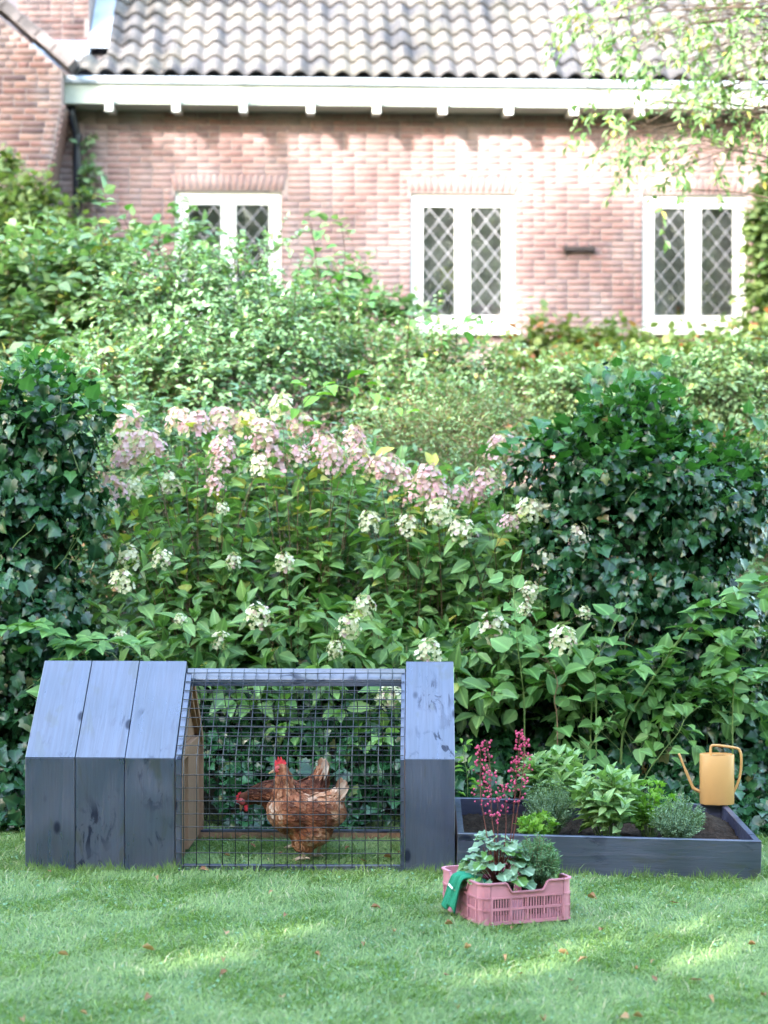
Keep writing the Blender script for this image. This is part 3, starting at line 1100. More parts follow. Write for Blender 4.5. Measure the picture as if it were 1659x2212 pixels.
# soil surface
n = 60
xs_ = np.linspace(BT + .002, BL - BT - .002, n); ys_ = np.linspace(BT + .002, BD - BT - .002, n)
X, Y = np.meshgrid(xs_, ys_)
Z = .085 + .02 * np.sin(9 * X + 2) * np.sin(7 * Y) + rng.normal(0, .006, X.shape) + .055 * np.exp(-(((X - 1.02) / .13) ** 2 + ((Y - .55) / .2) ** 2))
V = np.stack([X, Y, Z], -1).reshape(-1, 3)
ii, jj = np.meshgrid(np.arange(n - 1), np.arange(n - 1)); a = (jj * n + ii).ravel()
so = link('soil', mesh_np('soil', V, np.stack([a, a + 1, a + 1 + n, a + n], 1).ravel(), np.full(len(a), 4), smooth=False), M['soil'], None)
so.location = bedroot.location; so.rotation_euler = bedroot.rotation_euler
tag(so, 'dark crumbly soil filling the planter box', 'soil', kind='stuff')
bedM = Matrix.Translation(B0) @ bedroot.rotation_euler.to_matrix().to_4x4()

# ================================================================== WATERING CAN
canY = 8.60
cp = W(1548.5, 1738, canY)
top_z = (bedM @ Vector((BL - .1, BD - .02, BHT))).z
can = thing('watering_can', 'ochre yellow metal watering can standing on the planter corner', 'watering can', (cp.x, canY - .0, top_z + .002), 0)
ra, rb_, hc = .0735, .062, .212
N_ = 40
ring = [(ra * math.copysign(abs(math.cos(t)) ** .8, math.cos(t)), rb_ * math.copysign(abs(math.sin(t)) ** .8, math.sin(t))) for t in [2 * math.pi * k / N_ for k in range(N_)]]
mb = MB()
prof = [(.0, .985), (.002, 1.0), (hc - .002, 1.0), (hc, .985), (hc, .955), (hc - .006, .945)]
vs = []; fs = []
for (z, s) in prof:
    vs += [(x * s, y * s, z) for x, y in ring]
for j in range(len(prof) - 1):
    for k in range(N_):
        fs.append((j * N_ + k, j * N_ + (k + 1) % N_, (j + 1) * N_ + (k + 1) % N_, (j + 1) * N_ + k))
fs.append(tuple(range(N_))[::-1])
# top plate with an oval hole on the right
j0 = (len(prof) - 1) * N_
hole = [(.022 + .034 * math.cos(2 * math.pi * k / N_), -.003 + .038 * math.sin(2 * math.pi * k / N_), hc - .006) for k in range(N_)]
hb = len(vs); vs += hole
for k in range(N_):
    fs.append((j0 + k, j0 + (k + 1) % N_, hb + (k + 1) % N_, hb + k))
hb2 = len(vs); vs += [(x, y, z - .012) for x, y, z in hole]
for k in range(N_):
    fs.append((hb + k, hb + (k + 1) % N_, hb2 + (k + 1) % N_, hb2 + k))
mb.add(vs, fs)
ob = mb.build('body', M['can'], can, smooth=True)
ob.data.set_sharp_from_angle(angle=math.radians(40))
MB().tube([(.022, -.003, hc - .03), (.022, -.003, hc - .028)], .045, 20).build('inside', M['black_in'], can)  # dark disc stands in for the shade inside the can


def smooth_path(pts, n=6):
    pts = [Vector(p) for p in pts]
    out = []
    for i in range(len(pts) - 1):
        p0 = pts[max(i - 1, 0)]; p1 = pts[i]; p2 = pts[i + 1]; p3 = pts[min(i + 2, len(pts) - 1)]
        for k in range(n):
            t = k / n
            out.append(.5 * ((2 * p1) + (p2 - p0) * t + (2 * p0 - 5 * p1 + 4 * p2 - p3) * t * t + (3 * p1 - p0 - 3 * p2 + p3) * t ** 3))
    out.append(pts[-1])
    return out


def cz(x, y):   # pixel of the close-up (origin 1500,1940 scale 3.027) -> can frame
    return ((x - 1245) / 3.027 * .81 / F * canY, (605 - y) / 3.027 * .81 / F * canY)


hp = [(1197, 222), (1196, 165), (1212, 138), (1310, 145), (1408, 162), (1432, 185), (1443, 240), (1436, 360), (1415, 440), (1385, 505), (1362, 545)]
MB().tube(smooth_path([(*[cz(*q)[0]], 0, cz(*q)[1]) for q in hp], 5), .0058, 10).build('handle', M['can'], can, smooth=True)
spts = [(1115, 512), (1085, 500), (1058, 484), (1035, 440), (985, 320), (938, 203)]
MB().tube(smooth_path([(cz(*q)[0], 0, cz(*q)[1]) for q in spts], 5), [.0075] * 12 + [.0065] * 8 + [.005] * 6, 10).build('spout', M['can'], can, smooth=True)

# ================================================================== CRATE
KY = math.radians(21)
K0 = Vector((.328, 6.72, .0))
crate = thing('plastic_crate', 'pink plastic slatted crate full of plants on the lawn', 'crate', K0, KY)
KX, KD, KH, KLOW = .345, .36, .138, .106
RC = .035


def crate_wall(length, parent):
    """wall along +x, outward -y, from RC to length-RC"""
    a, b = RC + .002, length - RC - .002
    w = bpy.data.objects.new('side_wall', None); COL.objects.link(w); w.parent = parent
    mb = MB()
    t = .004
    mb.box(a, b, 0, t, .0, .012)
    mb.box(a, b, -.0012, t, .048, .056)
    lo, hi = KLOW, KH
    e1, e2 = a + .055, b - .055
    topo = [(a, .090), (b, .090), (b, hi), (e2 - .0, hi), (e2 - .02, lo), (e1 + .02, lo), (e1, hi), (a, hi)]
    mb.prism(topo, 'y', 0, t)
    mb.box(a, b, -.0025, -.0003, .088, .094)
    # rim lip following the top edge
    rim = [(a, hi), (e1, hi), (e1 + .02, lo), (e2 - .02, lo), (e2, hi), (b, hi)]
    for p, q in zip(rim[:-1], rim[1:]):
        n_ = Vector((-(q[1] - p[1]), q[0] - p[0])).normalized() * .005
        mb.prism([(p[0], p[1] + .0003), (q[0], q[1] + .0003), (q[0] + n_.x, q[1] + n_.y), (p[0] + n_.x, p[1] + n_.y)], 'y', -.006, t + .001)
    ribs = [a + .003, e1 + .018, (a + b) / 2, e2 - .018, b - .003]
    for x in ribs:
        mb.box(x - .003, x + .003, -.003, -.0001, .0122, .0878)
    mb.build('panel', M['crate'], w)
    me = MB().box(-.0025, .0025, .0005, t - .0005, .012, .0899).mesh('slat')
    x = a + .006
    while x < b - .004:
        o = link('slat', me, M['crate'], w); o.location.x = x
        x += .0102
    return w


w1 = crate_wall(KX, crate)
w2 = crate_wall(KD, crate); w2.location = (0, KD, 0); w2.rotation_euler = (0, 0, -math.pi / 2)
w3 = crate_wall(KX, crate); w3.location = (KX, KD, 0); w3.rotation_euler = (0, 0, math.pi)
w4 = crate_wall(KD, crate); w4.location = (KX, 0, 0); w4.rotation_euler = (0, 0, math.pi / 2)
for (cx, cy_, a0) in ((RC, RC, math.pi), (KX - RC, RC, 1.5 * math.pi), (KX - RC, KD - RC, 0), (RC, KD - RC, .5 * math.pi)):
    mb = MB()
    ns = 6
    def arc(r_, z):
        return [(cx + r_ * math.cos(a0 + .5 * math.pi * k / ns), cy_ + r_ * math.sin(a0 + .5 * math.pi * k / ns), z) for k in range(ns + 1)]
    def shell(r0, r1, za, zb):
        A_ = arc(r1, za) + arc(r1, zb) + arc(r0, za) + arc(r0, zb)
        m_ = ns + 1
        fs = []
        for k in range(ns):
            fs += [(k, k + 1, m_ + k + 1, m_ + k), (2 * m_ + k + 1, 2 * m_ + k, 3 * m_ + k, 3 * m_ + k + 1), (m_ + k, m_ + k + 1, 3 * m_ + k + 1, 3 * m_ + k), (k + 1, k, 2 * m_ + k, 2 * m_ + k + 1)]
        fs += [(0, m_, 3 * m_, 2 * m_), (ns, 2 * m_ + ns, 3 * m_ + ns, m_ + ns)]
        mb.add(A_, fs)
    shell(RC - .004, RC, 0, KH)
    shell(RC - .005, RC + .006, KH + .0003, KH + .005)
    shell(RC + .0001, RC + .003, .088, .094)
    shell(RC + .0001, RC + .0025, .048, .054)
    for k in (0, 3, 6):
        x, y = cx + (RC + .0015) * math.cos(a0 + .5 * math.pi * k / ns), cy_ + (RC + .0015) * math.sin(a0 + .5 * math.pi * k / ns)
        mb.tube([(x, y, .001), (x, y, .0875)], .002, 5)
    mb.build('corner_post', M['crate'], crate, weld=False)
MB().box(.006, KX - .006, .006, KD - .006, .002, .006).build('base', M['crate'], crate)
crM = Matrix.Translation(K0) @ Matrix.Rotation(KY, 4, 'Z')

# green gloves over the left rim: a doubled cloth that falls over the wall
def glove():
    na, nb = 16, 26
    # path across the rim (outward distance o, height z), from inside to outside bottom
    path = [(-.085, .118), (-.05, .140), (-.02, .150), (.004, .1515), (.016, .145), (.023, .125), (.027, .10), (.031, .075), (.035, .05), (.038, .03)]
    pp = smooth_path([(p[0], 0, p[1]) for p in path], 3)
    nb = len(pp)
    V = []
    for j, p in enumerate(pp):
        t = j / (nb - 1)
        for i in range(na + 1):
            s = i / na
            width = .085 + .03 * t
            along = .155 + (s - .5) * width + (.035 * t) - .02 * (1 - t)
            fold = .005 * math.sin(s * 11 + 3 * t) * (.3 + t) + .003 * math.sin(s * 23 - 5 * t)
            edge = -.012 * (abs(s - .5) * 2) ** 3
            V.append((-(p.x + (fold if t > .4 else fold * .3)), along, p.z + (fold * .6 if t < .4 else 0) + edge * (1 - t) - (.012 * math.sin(s * 9 + 1) if t > .97 else 0)))
    fs = []
    for j in range(nb - 1):
        for i in range(na):
            a_ = j * (na + 1) + i
            fs.append((a_, a_ + 1, a_ + na + 2, a_ + na + 1))
    me = bpy.data.meshes.new('cloth'); me.from_pydata(V, [], fs)
    me.polygons.foreach_set('use_smooth', np.ones(len(fs), bool))
    return me


gl_root = thing('garden_glove', 'green cloth garden glove hanging over the crate rim', 'glove', K0, KY)
go = link('cloth', glove(), M['glove'], gl_root)
so_ = go.modifiers.new('solid', 'SOLIDIFY'); so_.thickness = .006; so_.offset = 1
ss_ = go.modifiers.new('sub', 'SUBSURF'); ss_.levels = 1; ss_.render_levels = 1
tg = MB().box(-.018, .018, -.0012, .0012, -.0035, .0035).build('tag', M['white_cloth'], gl_root)
tg.location = (-.0375, .175, .108); tg.rotation_euler = (math.radians(-12), math.radians(14), math.radians(-90))

# ================================================================== HENS
def hen(loc, label, blobs, chain_list, comb_at, beak_pts, eye_at, wattle_at, leg_pts, tail, flow, palette, flip=1, seed=1, comb_dir=None):
    rg = np.random.default_rng(seed)
    root = thing('hen', label, 'hen', loc, 0, 'brown hens in the wire run')
    mb = MB()
    for (c, r, rotdeg) in blobs:
        mb.ellipsoid(c, r, 20, 14, Matrix.Rotation(math.radians(rotdeg), 3, 'Y'))
    for ch in chain_list:
        pts = smooth_path([p[0] for p in ch], 6)
        rr = np.interp(np.linspace(0, len(ch) - 1, len(pts)), range(len(ch)), [p[1] for p in ch])
        mb.tube(pts, list(rr), 14)
    body = mb.build('body', None, root, smooth=True)
    rm = body.modifiers.new('remesh', 'REMESH'); rm.mode = 'VOXEL'; rm.voxel_size = .0055
    sm = body.modifiers.new('smooth', 'SMOOTH'); sm.factor = .7; sm.iterations = 9
    dg = bpy.context.evaluated_depsgraph_get(); dg.update()
    ev = body.evaluated_get(dg)
    me = bpy.data.meshes.new_from_object(ev)
    body.modifiers.clear()
    body.data = me
    me.polygons.foreach_set('use_smooth', np.ones(len(me.polygons), bool))
    nv = len(me.vertices)
    co = np.zeros(nv * 3); me.vertices.foreach_get('co', co); co = co.reshape(-1, 3)
    at = me.attributes.new('leaf', 'FLOAT_VECTOR', 'POINT')
    tt = palette(co) + rg.normal(0, .03, nv)
    at.data.foreach_set('vector', np.stack([np.clip(tt, 0, 1), np.full(nv, .3), np.zeros(nv)], 1).astype(np.float32).ravel())
    me.materials.append(M['feather'])
    # plumage: short overlapping feathers following the body
    npoly = len(me.polygons)
    ar = np.zeros(npoly); me.polygons.foreach_get('area', ar)
    ce_ = np.zeros(npoly * 3); me.polygons.foreach_get('center', ce_); ce_ = ce_.reshape(-1, 3)
    no = np.zeros(npoly * 3); me.polygons.foreach_get('normal', no); no = no.reshape(-1, 3)
    k = 5200
    idx = rg.choice(npoly, k, p=ar / ar.sum())
    P = ce_[idx] + rg.normal(0, .002, (k, 3)); N = no[idx]
    size, keep, D = flow(P, N)
    P, N, size, D = P[keep], N[keep], size[keep], D[keep]
    D = D - N * (D * N).sum(1, keepdims=True)
    D = norm(norm(D) + rg.normal(0, .16, D.shape))
    D = norm(D - N * (D * N).sum(1, keepdims=True) + N * .13)
    ti = np.clip(palette(P) + rg.normal(0, .10, len(P)), 0, 1)
    bt = leaf_batch(P - D * size[:, None] * .35, D, N, size, size * .62, T_FEATH, ti)
    link('plumage', mesh_np('plumage', *bt), M['feather'], root, 'stuff')
    # tail feathers
    for (p, d, L, w) in tail:
        d = np.array([d], float)
        nn = np.array([[0.0, -1.0, .25]])
        single_leaves(root, (0, 0, 0), np.array([p], float), d, nn, [L], [w], T_FEATH_HI, 'tailfeather', M['feather_tail'], 'tail_feather', tint=[rg.uniform(.15, .85)])
    # comb
    ca, cd = Vector(comb_at[0]), Vector(comb_at[1])
    ax = (cd - ca)
    up = comb_dir
    outl = []
    base = []
    npt = 17
    for i in range(npt):
        t = i / (npt - 1)
        h = comb_at[2] * (.35 + .65 * abs(math.sin(t * math.pi * 4))) * math.sin(math.pi * min(1, t * .85 + .12))
        outl.append(ca + ax * t + up * h)
        base.append(ca + ax * t - up * .004)
    vs = []
    for s in (-1, 1):
        vs += [p + Vector((0, s * .0022, 0)) for p in outl] + [p + Vector((0, s * .004, 0)) for p in base]
    fs = []
    n2 = 2 * npt
    for i in range(npt - 1):
        fs += [(npt + i, npt + i + 1, i + 1, i), (n2 + i, n2 + i + 1, n2 + npt + i + 1, n2 + npt + i), (i, i + 1, n2 + i + 1, n2 + i)]
    MB().add(vs, fs).build('comb', M['comb'], root)
    b0, b1 = Vector(beak_pts[0]), Vector(beak_pts[1])
    bm_ = b0.lerp(b1, .5) + Vector((0, 0, .002))
    MB().tube([b0, bm_, b1], [.0085, .006, .0012], 8).build('beak', M['beak'], root, smooth=True)
    fc = Vector(eye_at)
    for s in (-1, 1):
        MB().ellipsoid(fc + Vector((0, s * .0215, 0)), (.004, .002, .004), 10, 8).build('eye', M['eye'], root, smooth=True)
        MB().ellipsoid(fc + Vector((-.002, s * .0125, -.003)), (.018, .0092, .0165), 12, 8).build('face', M['face'], root, smooth=True)
        MB().ellipsoid(Vector(wattle_at) + Vector((0, s * .008, 0)), (.009, .004, .018), 10, 8).build('wattle', M['comb'], root, smooth=True)
    for (hip, ankle, foot) in leg_pts:
        mb = MB().tube([hip, ankle, foot], [.013, .0075, .0065], 8)
        f = Vector(foot)
        for (dx, dy) in ((-.045, 0), (-.035, .025), (-.035, -.025), (.025, 0)):
            mb.tube([f + Vector((0, 0, .002)), f + Vector((dx * .55, dy * .55, .005)), f + Vector((dx, dy, -.002))], [.006, .005, .002], 6)
        mb.build('leg', M['leg'], root, smooth=True)
    return root


T_FEATH = ovate([(.3, .34), (.7, .5), (.93, .3)], .1, .1)
T_FEATH_HI = ovate([(.1, .1), (.3, .3), (.6, .5), (.85, .46), (.96, .25)], .06, .08)


def feathermat(name, stops):
    m, nt, out = newmat(name)
    at = node(nt, 'ShaderNodeAttribute', attribute_name='leaf')
    sp = nt.nodes.new('ShaderNodeSeparateXYZ'); nt.links.new(at.outputs['Vector'], sp.inputs[0])
    cr = nt.nodes.new('ShaderNodeValToRGB')
    cr.color_ramp.elements[0].position = stops[0][0]; cr.color_ramp.elements[0].color = c4(stops[0][1])
    cr.color_ramp.elements[1].position = stops[-1][0]; cr.color_ramp.elements[1].color = c4(stops[-1][1])
    for p, c in stops[1:-1]:
        e = cr.color_ramp.elements.new(p); e.color = c4(c)
    nt.links.new(sp.outputs[0], cr.inputs[0])
    # paler shaft and tip edge
    col = mixc(nt, maprange(nt, sp.outputs[1], 0, .08, .3, 0), cr.outputs[0], (.34, .21, .13))
    col = mixc(nt, maprange(nt, sp.outputs[2], .82, 1.0, 0, .45), col, (.32, .19, .12))
    tc = nt.nodes.new('ShaderNodeTexCoord')
    ns = noise(nt, 220, 3, tc.outputs['Object'])
    col = mixc(nt, maprange(nt, ns, .35, .7, 0, .4), col, (.06, .02, .012))
    p = principled(nt, out, col, .75, .25, bump(nt, ns, .3, .002))
    return m


M['feather'] = feathermat('hen_feather', [(0, (.03, .010, .007)), (.3, (.11, .032, .016)), (.55, (.29, .095, .042)), (.78, (.48, .25, .145)), (1, (.70, .56, .45))])
M['feather_tail'] = feathermat('hen_tail_feather', [(0, (.14, .055, .03)), (.5, (.36, .20, .125)), (1, (.66, .56, .47))])


def pal_front(P):
    x, z = P[:, 0], P[:, 2]
    t = np.full(len(P), .46)
    t = np.where((z < .24) & (x > -.06) & (z > .12), .34 + .12 * np.sin(60 * x + 40 * z), t)         # wing
    t = np.where((x < -.085) & (z < .25), .70, t)                                                     # breast
    t = np.where(z > .25, .50 + .14 * np.sin(190 * x + 90 * P[:, 1]), t)                              # neck
    t = np.where((z > .235) & (x > -.01), .72, t)                                                     # back, saddle
    t = np.where((x > .10), .68 + 4 * (np.clip(z - .22, 0, .08)), t)                                  # tail
    t = np.where(z < .115, .66, t)
    t = np.where(z < .06, .48, t)
    return np.clip(.5 + (t + .02 - .5) * .95, 0, 1)


def flow_front(P, N):
    x, z = P[:, 0], P[:, 2]
    D = np.tile(np.array([[.9, 0, -.35]]), (len(P), 1))
    neck = (z > .235) & (x < -.01)
    D[neck] = (.12, 0, -1)
    D[(x < -.09) & (z < .235)] = (.35, 0, -1)
    D[z < .10] = (.1, 0, -1)
    tailr = (x > .1) & (z > .2)
    D[tailr] = (.5, 0, .8)
    size = np.where(neck, .026, np.where((z < .2) & (x > -.03), .044, .032))
    keep = ~((z > .335) & (x < -.093)) & ~((z > .345))
    return size, keep, D


g1 = W(658, 1873, 7.96)
h1 = hen((g1.x, 7.97, .012), 'nearer brown hen standing upright in front of the other hen', 
    [((-.045, 0, .185), (.105, .082, .086), 12), ((.06, 0, .185), (.10, .076, .075), -8), ((.02, 0, .115), (.085, .07, .062), 0), ((.0, 0, .075), (.05, .05, .045), 0),
     ((-.093, 0, .357), (.031, .024, .026), 8)],
    [[((-.06, 0, .20), .075), ((-.078, 0, .255), .052), ((-.082, 0, .30), .037), ((-.086, 0, .345), .026)],
     [((.06, 0, .2), .06), ((.115, 0, .235), .042), ((.142, 0, .275), .020)]],
    ((-.121, 0, .372), (-.074, 0, .383), .034), [(-.115, 0, .352), (-.145, 0, .341)], (-.102, 0, .361), (-.108, 0, .325),
    [((0, -.03, .07), (-.005, -.03, .04), (0, -.03, .004)), ((.05, .035, .075), (.06, .035, .045), (.05, .035, .004))],
    [((.12, y, .235 + dz), (.25 + dx, y * 2.2, .95), .088, .024) for y, dx, dz in ((-.028, .45, -.015), (-.02, .25, 0), (-.01, .1, .005), (0, .35, 0), (.01, .05, .005), (.02, .25, 0), (.028, .5, -.015))],
    flow_front, pal_front, seed=3, comb_dir=Vector((-.1, 0, 1)))


def pal_back(P):
    x, z = P[:, 0], P[:, 2]
    t = np.full(len(P), .20)
    t = np.where(x < -.12, .24 + .1 * np.sin(150 * z), t)
    t = np.where((x > .04) & (z > .28), .62, t)
    t = np.where((x > -.02) & (z < .26) & (z > .2), .36, t)
    return np.clip(t, 0, 1)


def flow_back(P, N):
    x, z = P[:, 0], P[:, 2]
    D = np.tile(np.array([[1.0, 0, -.15]]), (len(P), 1))
    D[(x > .04) & (z > .24)] = (.25, 0, 1)
    size = np.where(x < -.1, .03, .042)
    keep = ~((x < -.212))
    return size, keep, D


h2 = hen((W(648, 1836, 8.25).x, 8.25, .012), 'darker brown hen behind the other hen with its head lowered', 
    [((-.06, 0, .20), (.105, .08, .08), 10), ((.035, 0, .205), (.09, .075, .072), -6), ((-.01, 0, .13), (.085, .07, .055), 0), ((0, 0, .085), (.05, .05, .04), 0),
     ((-.232, 0, .197), (.024, .021, .031), -25)],
    [[((-.06, 0, .215), .072), ((-.13, 0, .222), .05), ((-.18, 0, .217), .036), ((-.22, 0, .205), .025)],
     [((.03, 0, .22), .06), ((.075, 0, .265), .042), ((.095, 0, .32), .02)]],
    ((-.252, 0, .18), (-.248, 0, .228), .02), [(-.243, 0, .175), (-.246, 0, .146)], (-.236, 0, .195), (-.222, 0, .165),
    [((-.02, -.03, .08), (-.025, -.03, .045), (-.02, -.03, .004)), ((.02, .035, .08), (.03, .035, .05), (.02, .035, .004))],
    [((.085, y, .27 + dz), (.05 + dx, y * 2.0, 1), .095, .024) for y, dx, dz in ((-.028, .28, -.015), (-.02, .15, 0), (-.01, -.05, .005), (0, .2, 0), (.01, 0, .005), (.02, .15, 0), (.028, .3, -.015))],
    flow_back, pal_back, seed=5, comb_dir=Vector((-1, 0, .1)))

# ================================================================== PLANTS
def rdir(n, r=None):
    r = r or rng
    return norm(r.normal(size=(n, 3)))


UP = np.array([[0, 0, 1.0]])


def twigs(P, D, nl, tl, r=None, spread=.9, droop=.15, upn=.7, petiole=0.0):
    """leaves set along short twigs. returns leaf P, D, N and twig segments"""
    r = r or rng
    n = len(P)
    tl = np.broadcast_to(np.asarray(tl, float), (n,))
    D = norm(D)
    side = norm(np.cross(D, UP + .3 * rdir(n, r)))
    t = np.tile(np.linspace(.12, 1.0, nl), (n, 1)) + r.normal(0, .04, (n, nl))
    sg = np.where(np.arange(nl) % 2 == 0, 1.0, -1.0)[None, :] * np.ones((n, 1))
    sg[:, -1] = 0
    bend = -droop * (t ** 2)[..., None] * np.array([0, 0, 1.0]) * tl[:, None, None]
    LP = P[:, None] + D[:, None] * (t * tl[:, None])[..., None] + bend
    LD = D[:, None] * .55 + side[:, None] * (sg * spread)[..., None] + .28 * r.normal(size=(n, nl, 3)) - np.array([0, 0, .18])
    LN = np.array([0, 0, 1.0]) * upn + .35 * D[:, None] + .35 * r.normal(size=(n, nl, 3))
    A = P; B = P + D * tl[:, None] + np.array([[0, 0, -1.0]]) * (droop * tl)[:, None]
    return LP.reshape(-1, 3), LD.reshape(-1, 3), LN.reshape(-1, 3), A, B


def in_blobs(blobs, n, r, shell=.35, fuzz=.12):
    """points spread through ellipsoids (centre, radii), denser towards the outside; returns points and outward directions"""
    vol = np.array([b[1][0] * b[1][1] * b[1][2] for b in blobs]) ** .75
    k = r.choice(len(blobs), n, p=vol / vol.sum())
    d = rdir(n, r)
    rad = (1 - shell * r.random(n) ** 1.3) * (1 + fuzz * r.normal(size=n))
    C = np.array([b[0] for b in blobs])[k]; R = np.array([b[1] for b in blobs])[k]
    P = C + d * R * rad[:, None]
    o = norm(d / R)
    # remove those well inside another blob
    keep = np.ones(n, bool)
    for j, b in enumerate(blobs):
        q = (((P - np.array(b[0])) / np.array(b[1])) ** 2).sum(1)
        keep &= ~((q < .45) & (k != j))
    return P[keep], o[keep]


def shrub(name, label, cat, base, blobs, ntw, nl, tl, L, asp, T, mat, stemmat, nstem=14, singles=0, seed=1, group=None, spread=.9, upn=.7, droop=.2,
          camside=True, tintlo=0.0, tinthi=1.0, shell=.45, THI=None, stem_r=.0075, outw=.8):
    r = np.random.default_rng(seed)
    P, O = in_blobs(blobs, ntw, r, shell, .32)
    if camside:      # thin out the far side, which only the house sees
        keep = (O[:, 1] < .35) | (r.random(len(P)) < .35)
        P, O = P[keep], O[keep]
    gzz = gz(P[:, 0], P[:, 1])
    keep = P[:, 2] > gzz + .02
    P, O = P[keep], O[keep]
    D = norm(O * outw + .55 * rdir(len(P), r) + np.array([[0, 0, .25]]))
    tls = tl * r.uniform(.6, 1.25, len(P))
    P = P - D * tls[:, None] * .6
    LP, LD, LN, A, B = twigs(P, D, nl, tls, r, spread, droop, upn)
    n = len(LP)
    Ls = L * r.uniform(.65, 1.2, n); Ws = Ls * asp * r.uniform(.85, 1.15, n)
    ti = np.clip(r.random(n), 0, 1) * (tinthi - tintlo) + tintlo
    root = thing(name, label, cat, base, 0, group)
    b = np.array(base)
    if singles:
        sc_ = LP[:, 1] + .02 * r.normal(size=n)
        order = np.argsort(sc_ - .25 * LP[:, 2])
        pick = order[:singles * 4][r.permutation(min(n, singles * 4))[:singles]]
        single_leaves(root, base, LP[pick], LD[pick], LN[pick], Ls[pick] * 1.05, Ws[pick] * 1.05, THI if THI is not None else T, name, mat, 'leaf', ti[pick])
        mk = np.ones(n, bool); mk[pick] = False
        LP, LD, LN, Ls, Ws, ti = LP[mk], LD[mk], LN[mk], Ls[mk], Ws[mk], ti[mk]
    me = mesh_np('foliage', *leaf_batch(LP - b, LD, LN, Ls, Ws, T, ti))
    link('foliage', me, mat, root, 'stuff')
    # stems: from the base up into the blobs, then twigs
    segsA, segsB, r0, r1 = [A - b], [B - b], [np.full(len(A), .0026 if L > .03 else .0016)], [np.full(len(A), .0010)]
    for i in range(int(nstem * 1.7)):
        tgt = P[r.integers(len(P))]
        s = np.array([base[0] + r.normal(0, .12), base[1] + r.normal(0, .12), base[2] - .03])
        m1 = s + (tgt - s) * .4 + np.array([r.normal(0, .06), r.normal(0, .06), .12 * np.linalg.norm(tgt - s)])
        pts = [s * (1 - t) ** 2 + 2 * m1 * t * (1 - t) + tgt * t * t for t in np.linspace(0, 1, 7)]
        for q in range(6):
            segsA.append((pts[q] - b)[None]); segsB.append((pts[q + 1] - b)[None])
            r0.append(np.array([stem_r * (1 - .13 * q)])); r1.append(np.array([stem_r * (1 - .13 * (q + 1))]))
    me = mesh_np('stems', *stem_batch(np.concatenate(segsA), np.concatenate(segsB), np.concatenate(r0), np.concatenate(r1)))
    link('stems', me, stemmat, root, 'stuff')
    return root


def blob(px, py, Y, rx, ry, rd=None):
    c = W(px, py, Y)
    k = Y / F
    return ((c.x, c.y, c.z), (rx * k, (rd if rd is not None else rx * .75) * k, ry * k))


def gbase(px, Y):
    x = (px - 829.5) / F * Y
    return (x, Y, float(gz(x, Y)))


# ---------------- ivy-covered stumps
def ivy_mass(name, label, base, blobs, n, L, seed, singles, light_top):
    r = np.random.default_rng(seed)
    root = thing(name, label, 'ivy', base)
    b = np.array(base)
    # stem core, coloured near black to stand in for shade between leaves
    mb = MB()
    for (c, R) in blobs:
        mb.ellipsoid(np.array(c) - b, (R[0] * .70, R[1] * .70, R[2] * .78), 18, 12)
    st = mb.build('dark_stem_core', M['ivy_inside'], root, smooth=True)
    dm = st.modifiers.new('d', 'DISPLACE'); tx = bpy.data.textures.new(name + 'n', 'CLOUDS'); tx.noise_scale = .12
    dm.texture = tx; dm.strength = .12; dm.mid_level = .6
    P, O = in_blobs(blobs, n, r, .22)
    keep = (O[:, 1] < .45) & (P[:, 2] > .03)
    P, O = P[keep], O[keep]
    # hummocks: push leaves in and out so that the outline is uneven
    h = .06 * np.sin(P[:, 0] * 9 + P[:, 2] * 5) + .05 * np.sin(P[:, 2] * 13 + P[:, 0] * 4 + 2) + .035 * np.sin(P[:, 0] * 21 - P[:, 2] * 17)
    P = P + O * (h + .03 * r.normal(size=len(P)))[:, None]
    N = norm(O * .9 + UP * .5 + .62 * r.normal(size=P.shape))
    D = norm(np.array([[0, -.15, -1.0]]) + .55 * r.normal(size=P.shape) + O * .25)
    m_ = len(P)
    Ls = L * (.4 + 1.1 * r.random(m_) ** 1.5); Ws = Ls * r.uniform(.8, 1.1, m_)
    ti = r.random(m_)
    topmost = max(c[2] + R[2] for c, R in blobs)
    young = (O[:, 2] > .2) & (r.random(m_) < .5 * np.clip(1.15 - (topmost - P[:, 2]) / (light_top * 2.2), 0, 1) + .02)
    fr = np.where(~young)[0]
    pick = fr[np.argsort(P[fr, 1] + .04 * r.normal(size=len(fr)))][:singles * 3]
    pick = pick[r.permutation(len(pick))[:singles]]
    single_leaves(root, base, P[pick] - np.array([[0, .012, 0]]), D[pick], N[pick], Ls[pick] * 1.1, Ws[pick] * 1.1, T_IVY, 'ivyleaf', M['ivy'], 'leaf', ti[pick])
    mk = ~young; mk[pick] = False
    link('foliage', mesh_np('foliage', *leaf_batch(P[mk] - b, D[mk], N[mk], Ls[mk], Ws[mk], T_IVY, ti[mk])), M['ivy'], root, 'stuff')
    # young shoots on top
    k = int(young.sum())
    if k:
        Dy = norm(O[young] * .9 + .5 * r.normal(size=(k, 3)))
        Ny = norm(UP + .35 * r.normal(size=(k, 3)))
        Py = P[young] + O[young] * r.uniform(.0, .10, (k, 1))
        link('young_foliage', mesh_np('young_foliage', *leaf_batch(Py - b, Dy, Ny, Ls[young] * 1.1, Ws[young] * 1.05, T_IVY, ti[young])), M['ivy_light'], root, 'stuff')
    # hanging runners
    sa, sb = [], []
    for i in range(90):
        q = r.integers(len(P)); p = P[q] + O[q] * .015
        for s in range(3):
            p2 = p + np.array([r.normal(0, .04), -.01, -.06 + r.normal(0, .02)])
            sa.append(p - b); sb.append(p2 - b); p = p2
    link('runners', mesh_np('runners', *stem_batch(np.array(sa), np.array(sb), .0022, .0018)), M['stem_green'], root, 'stuff')
    return root


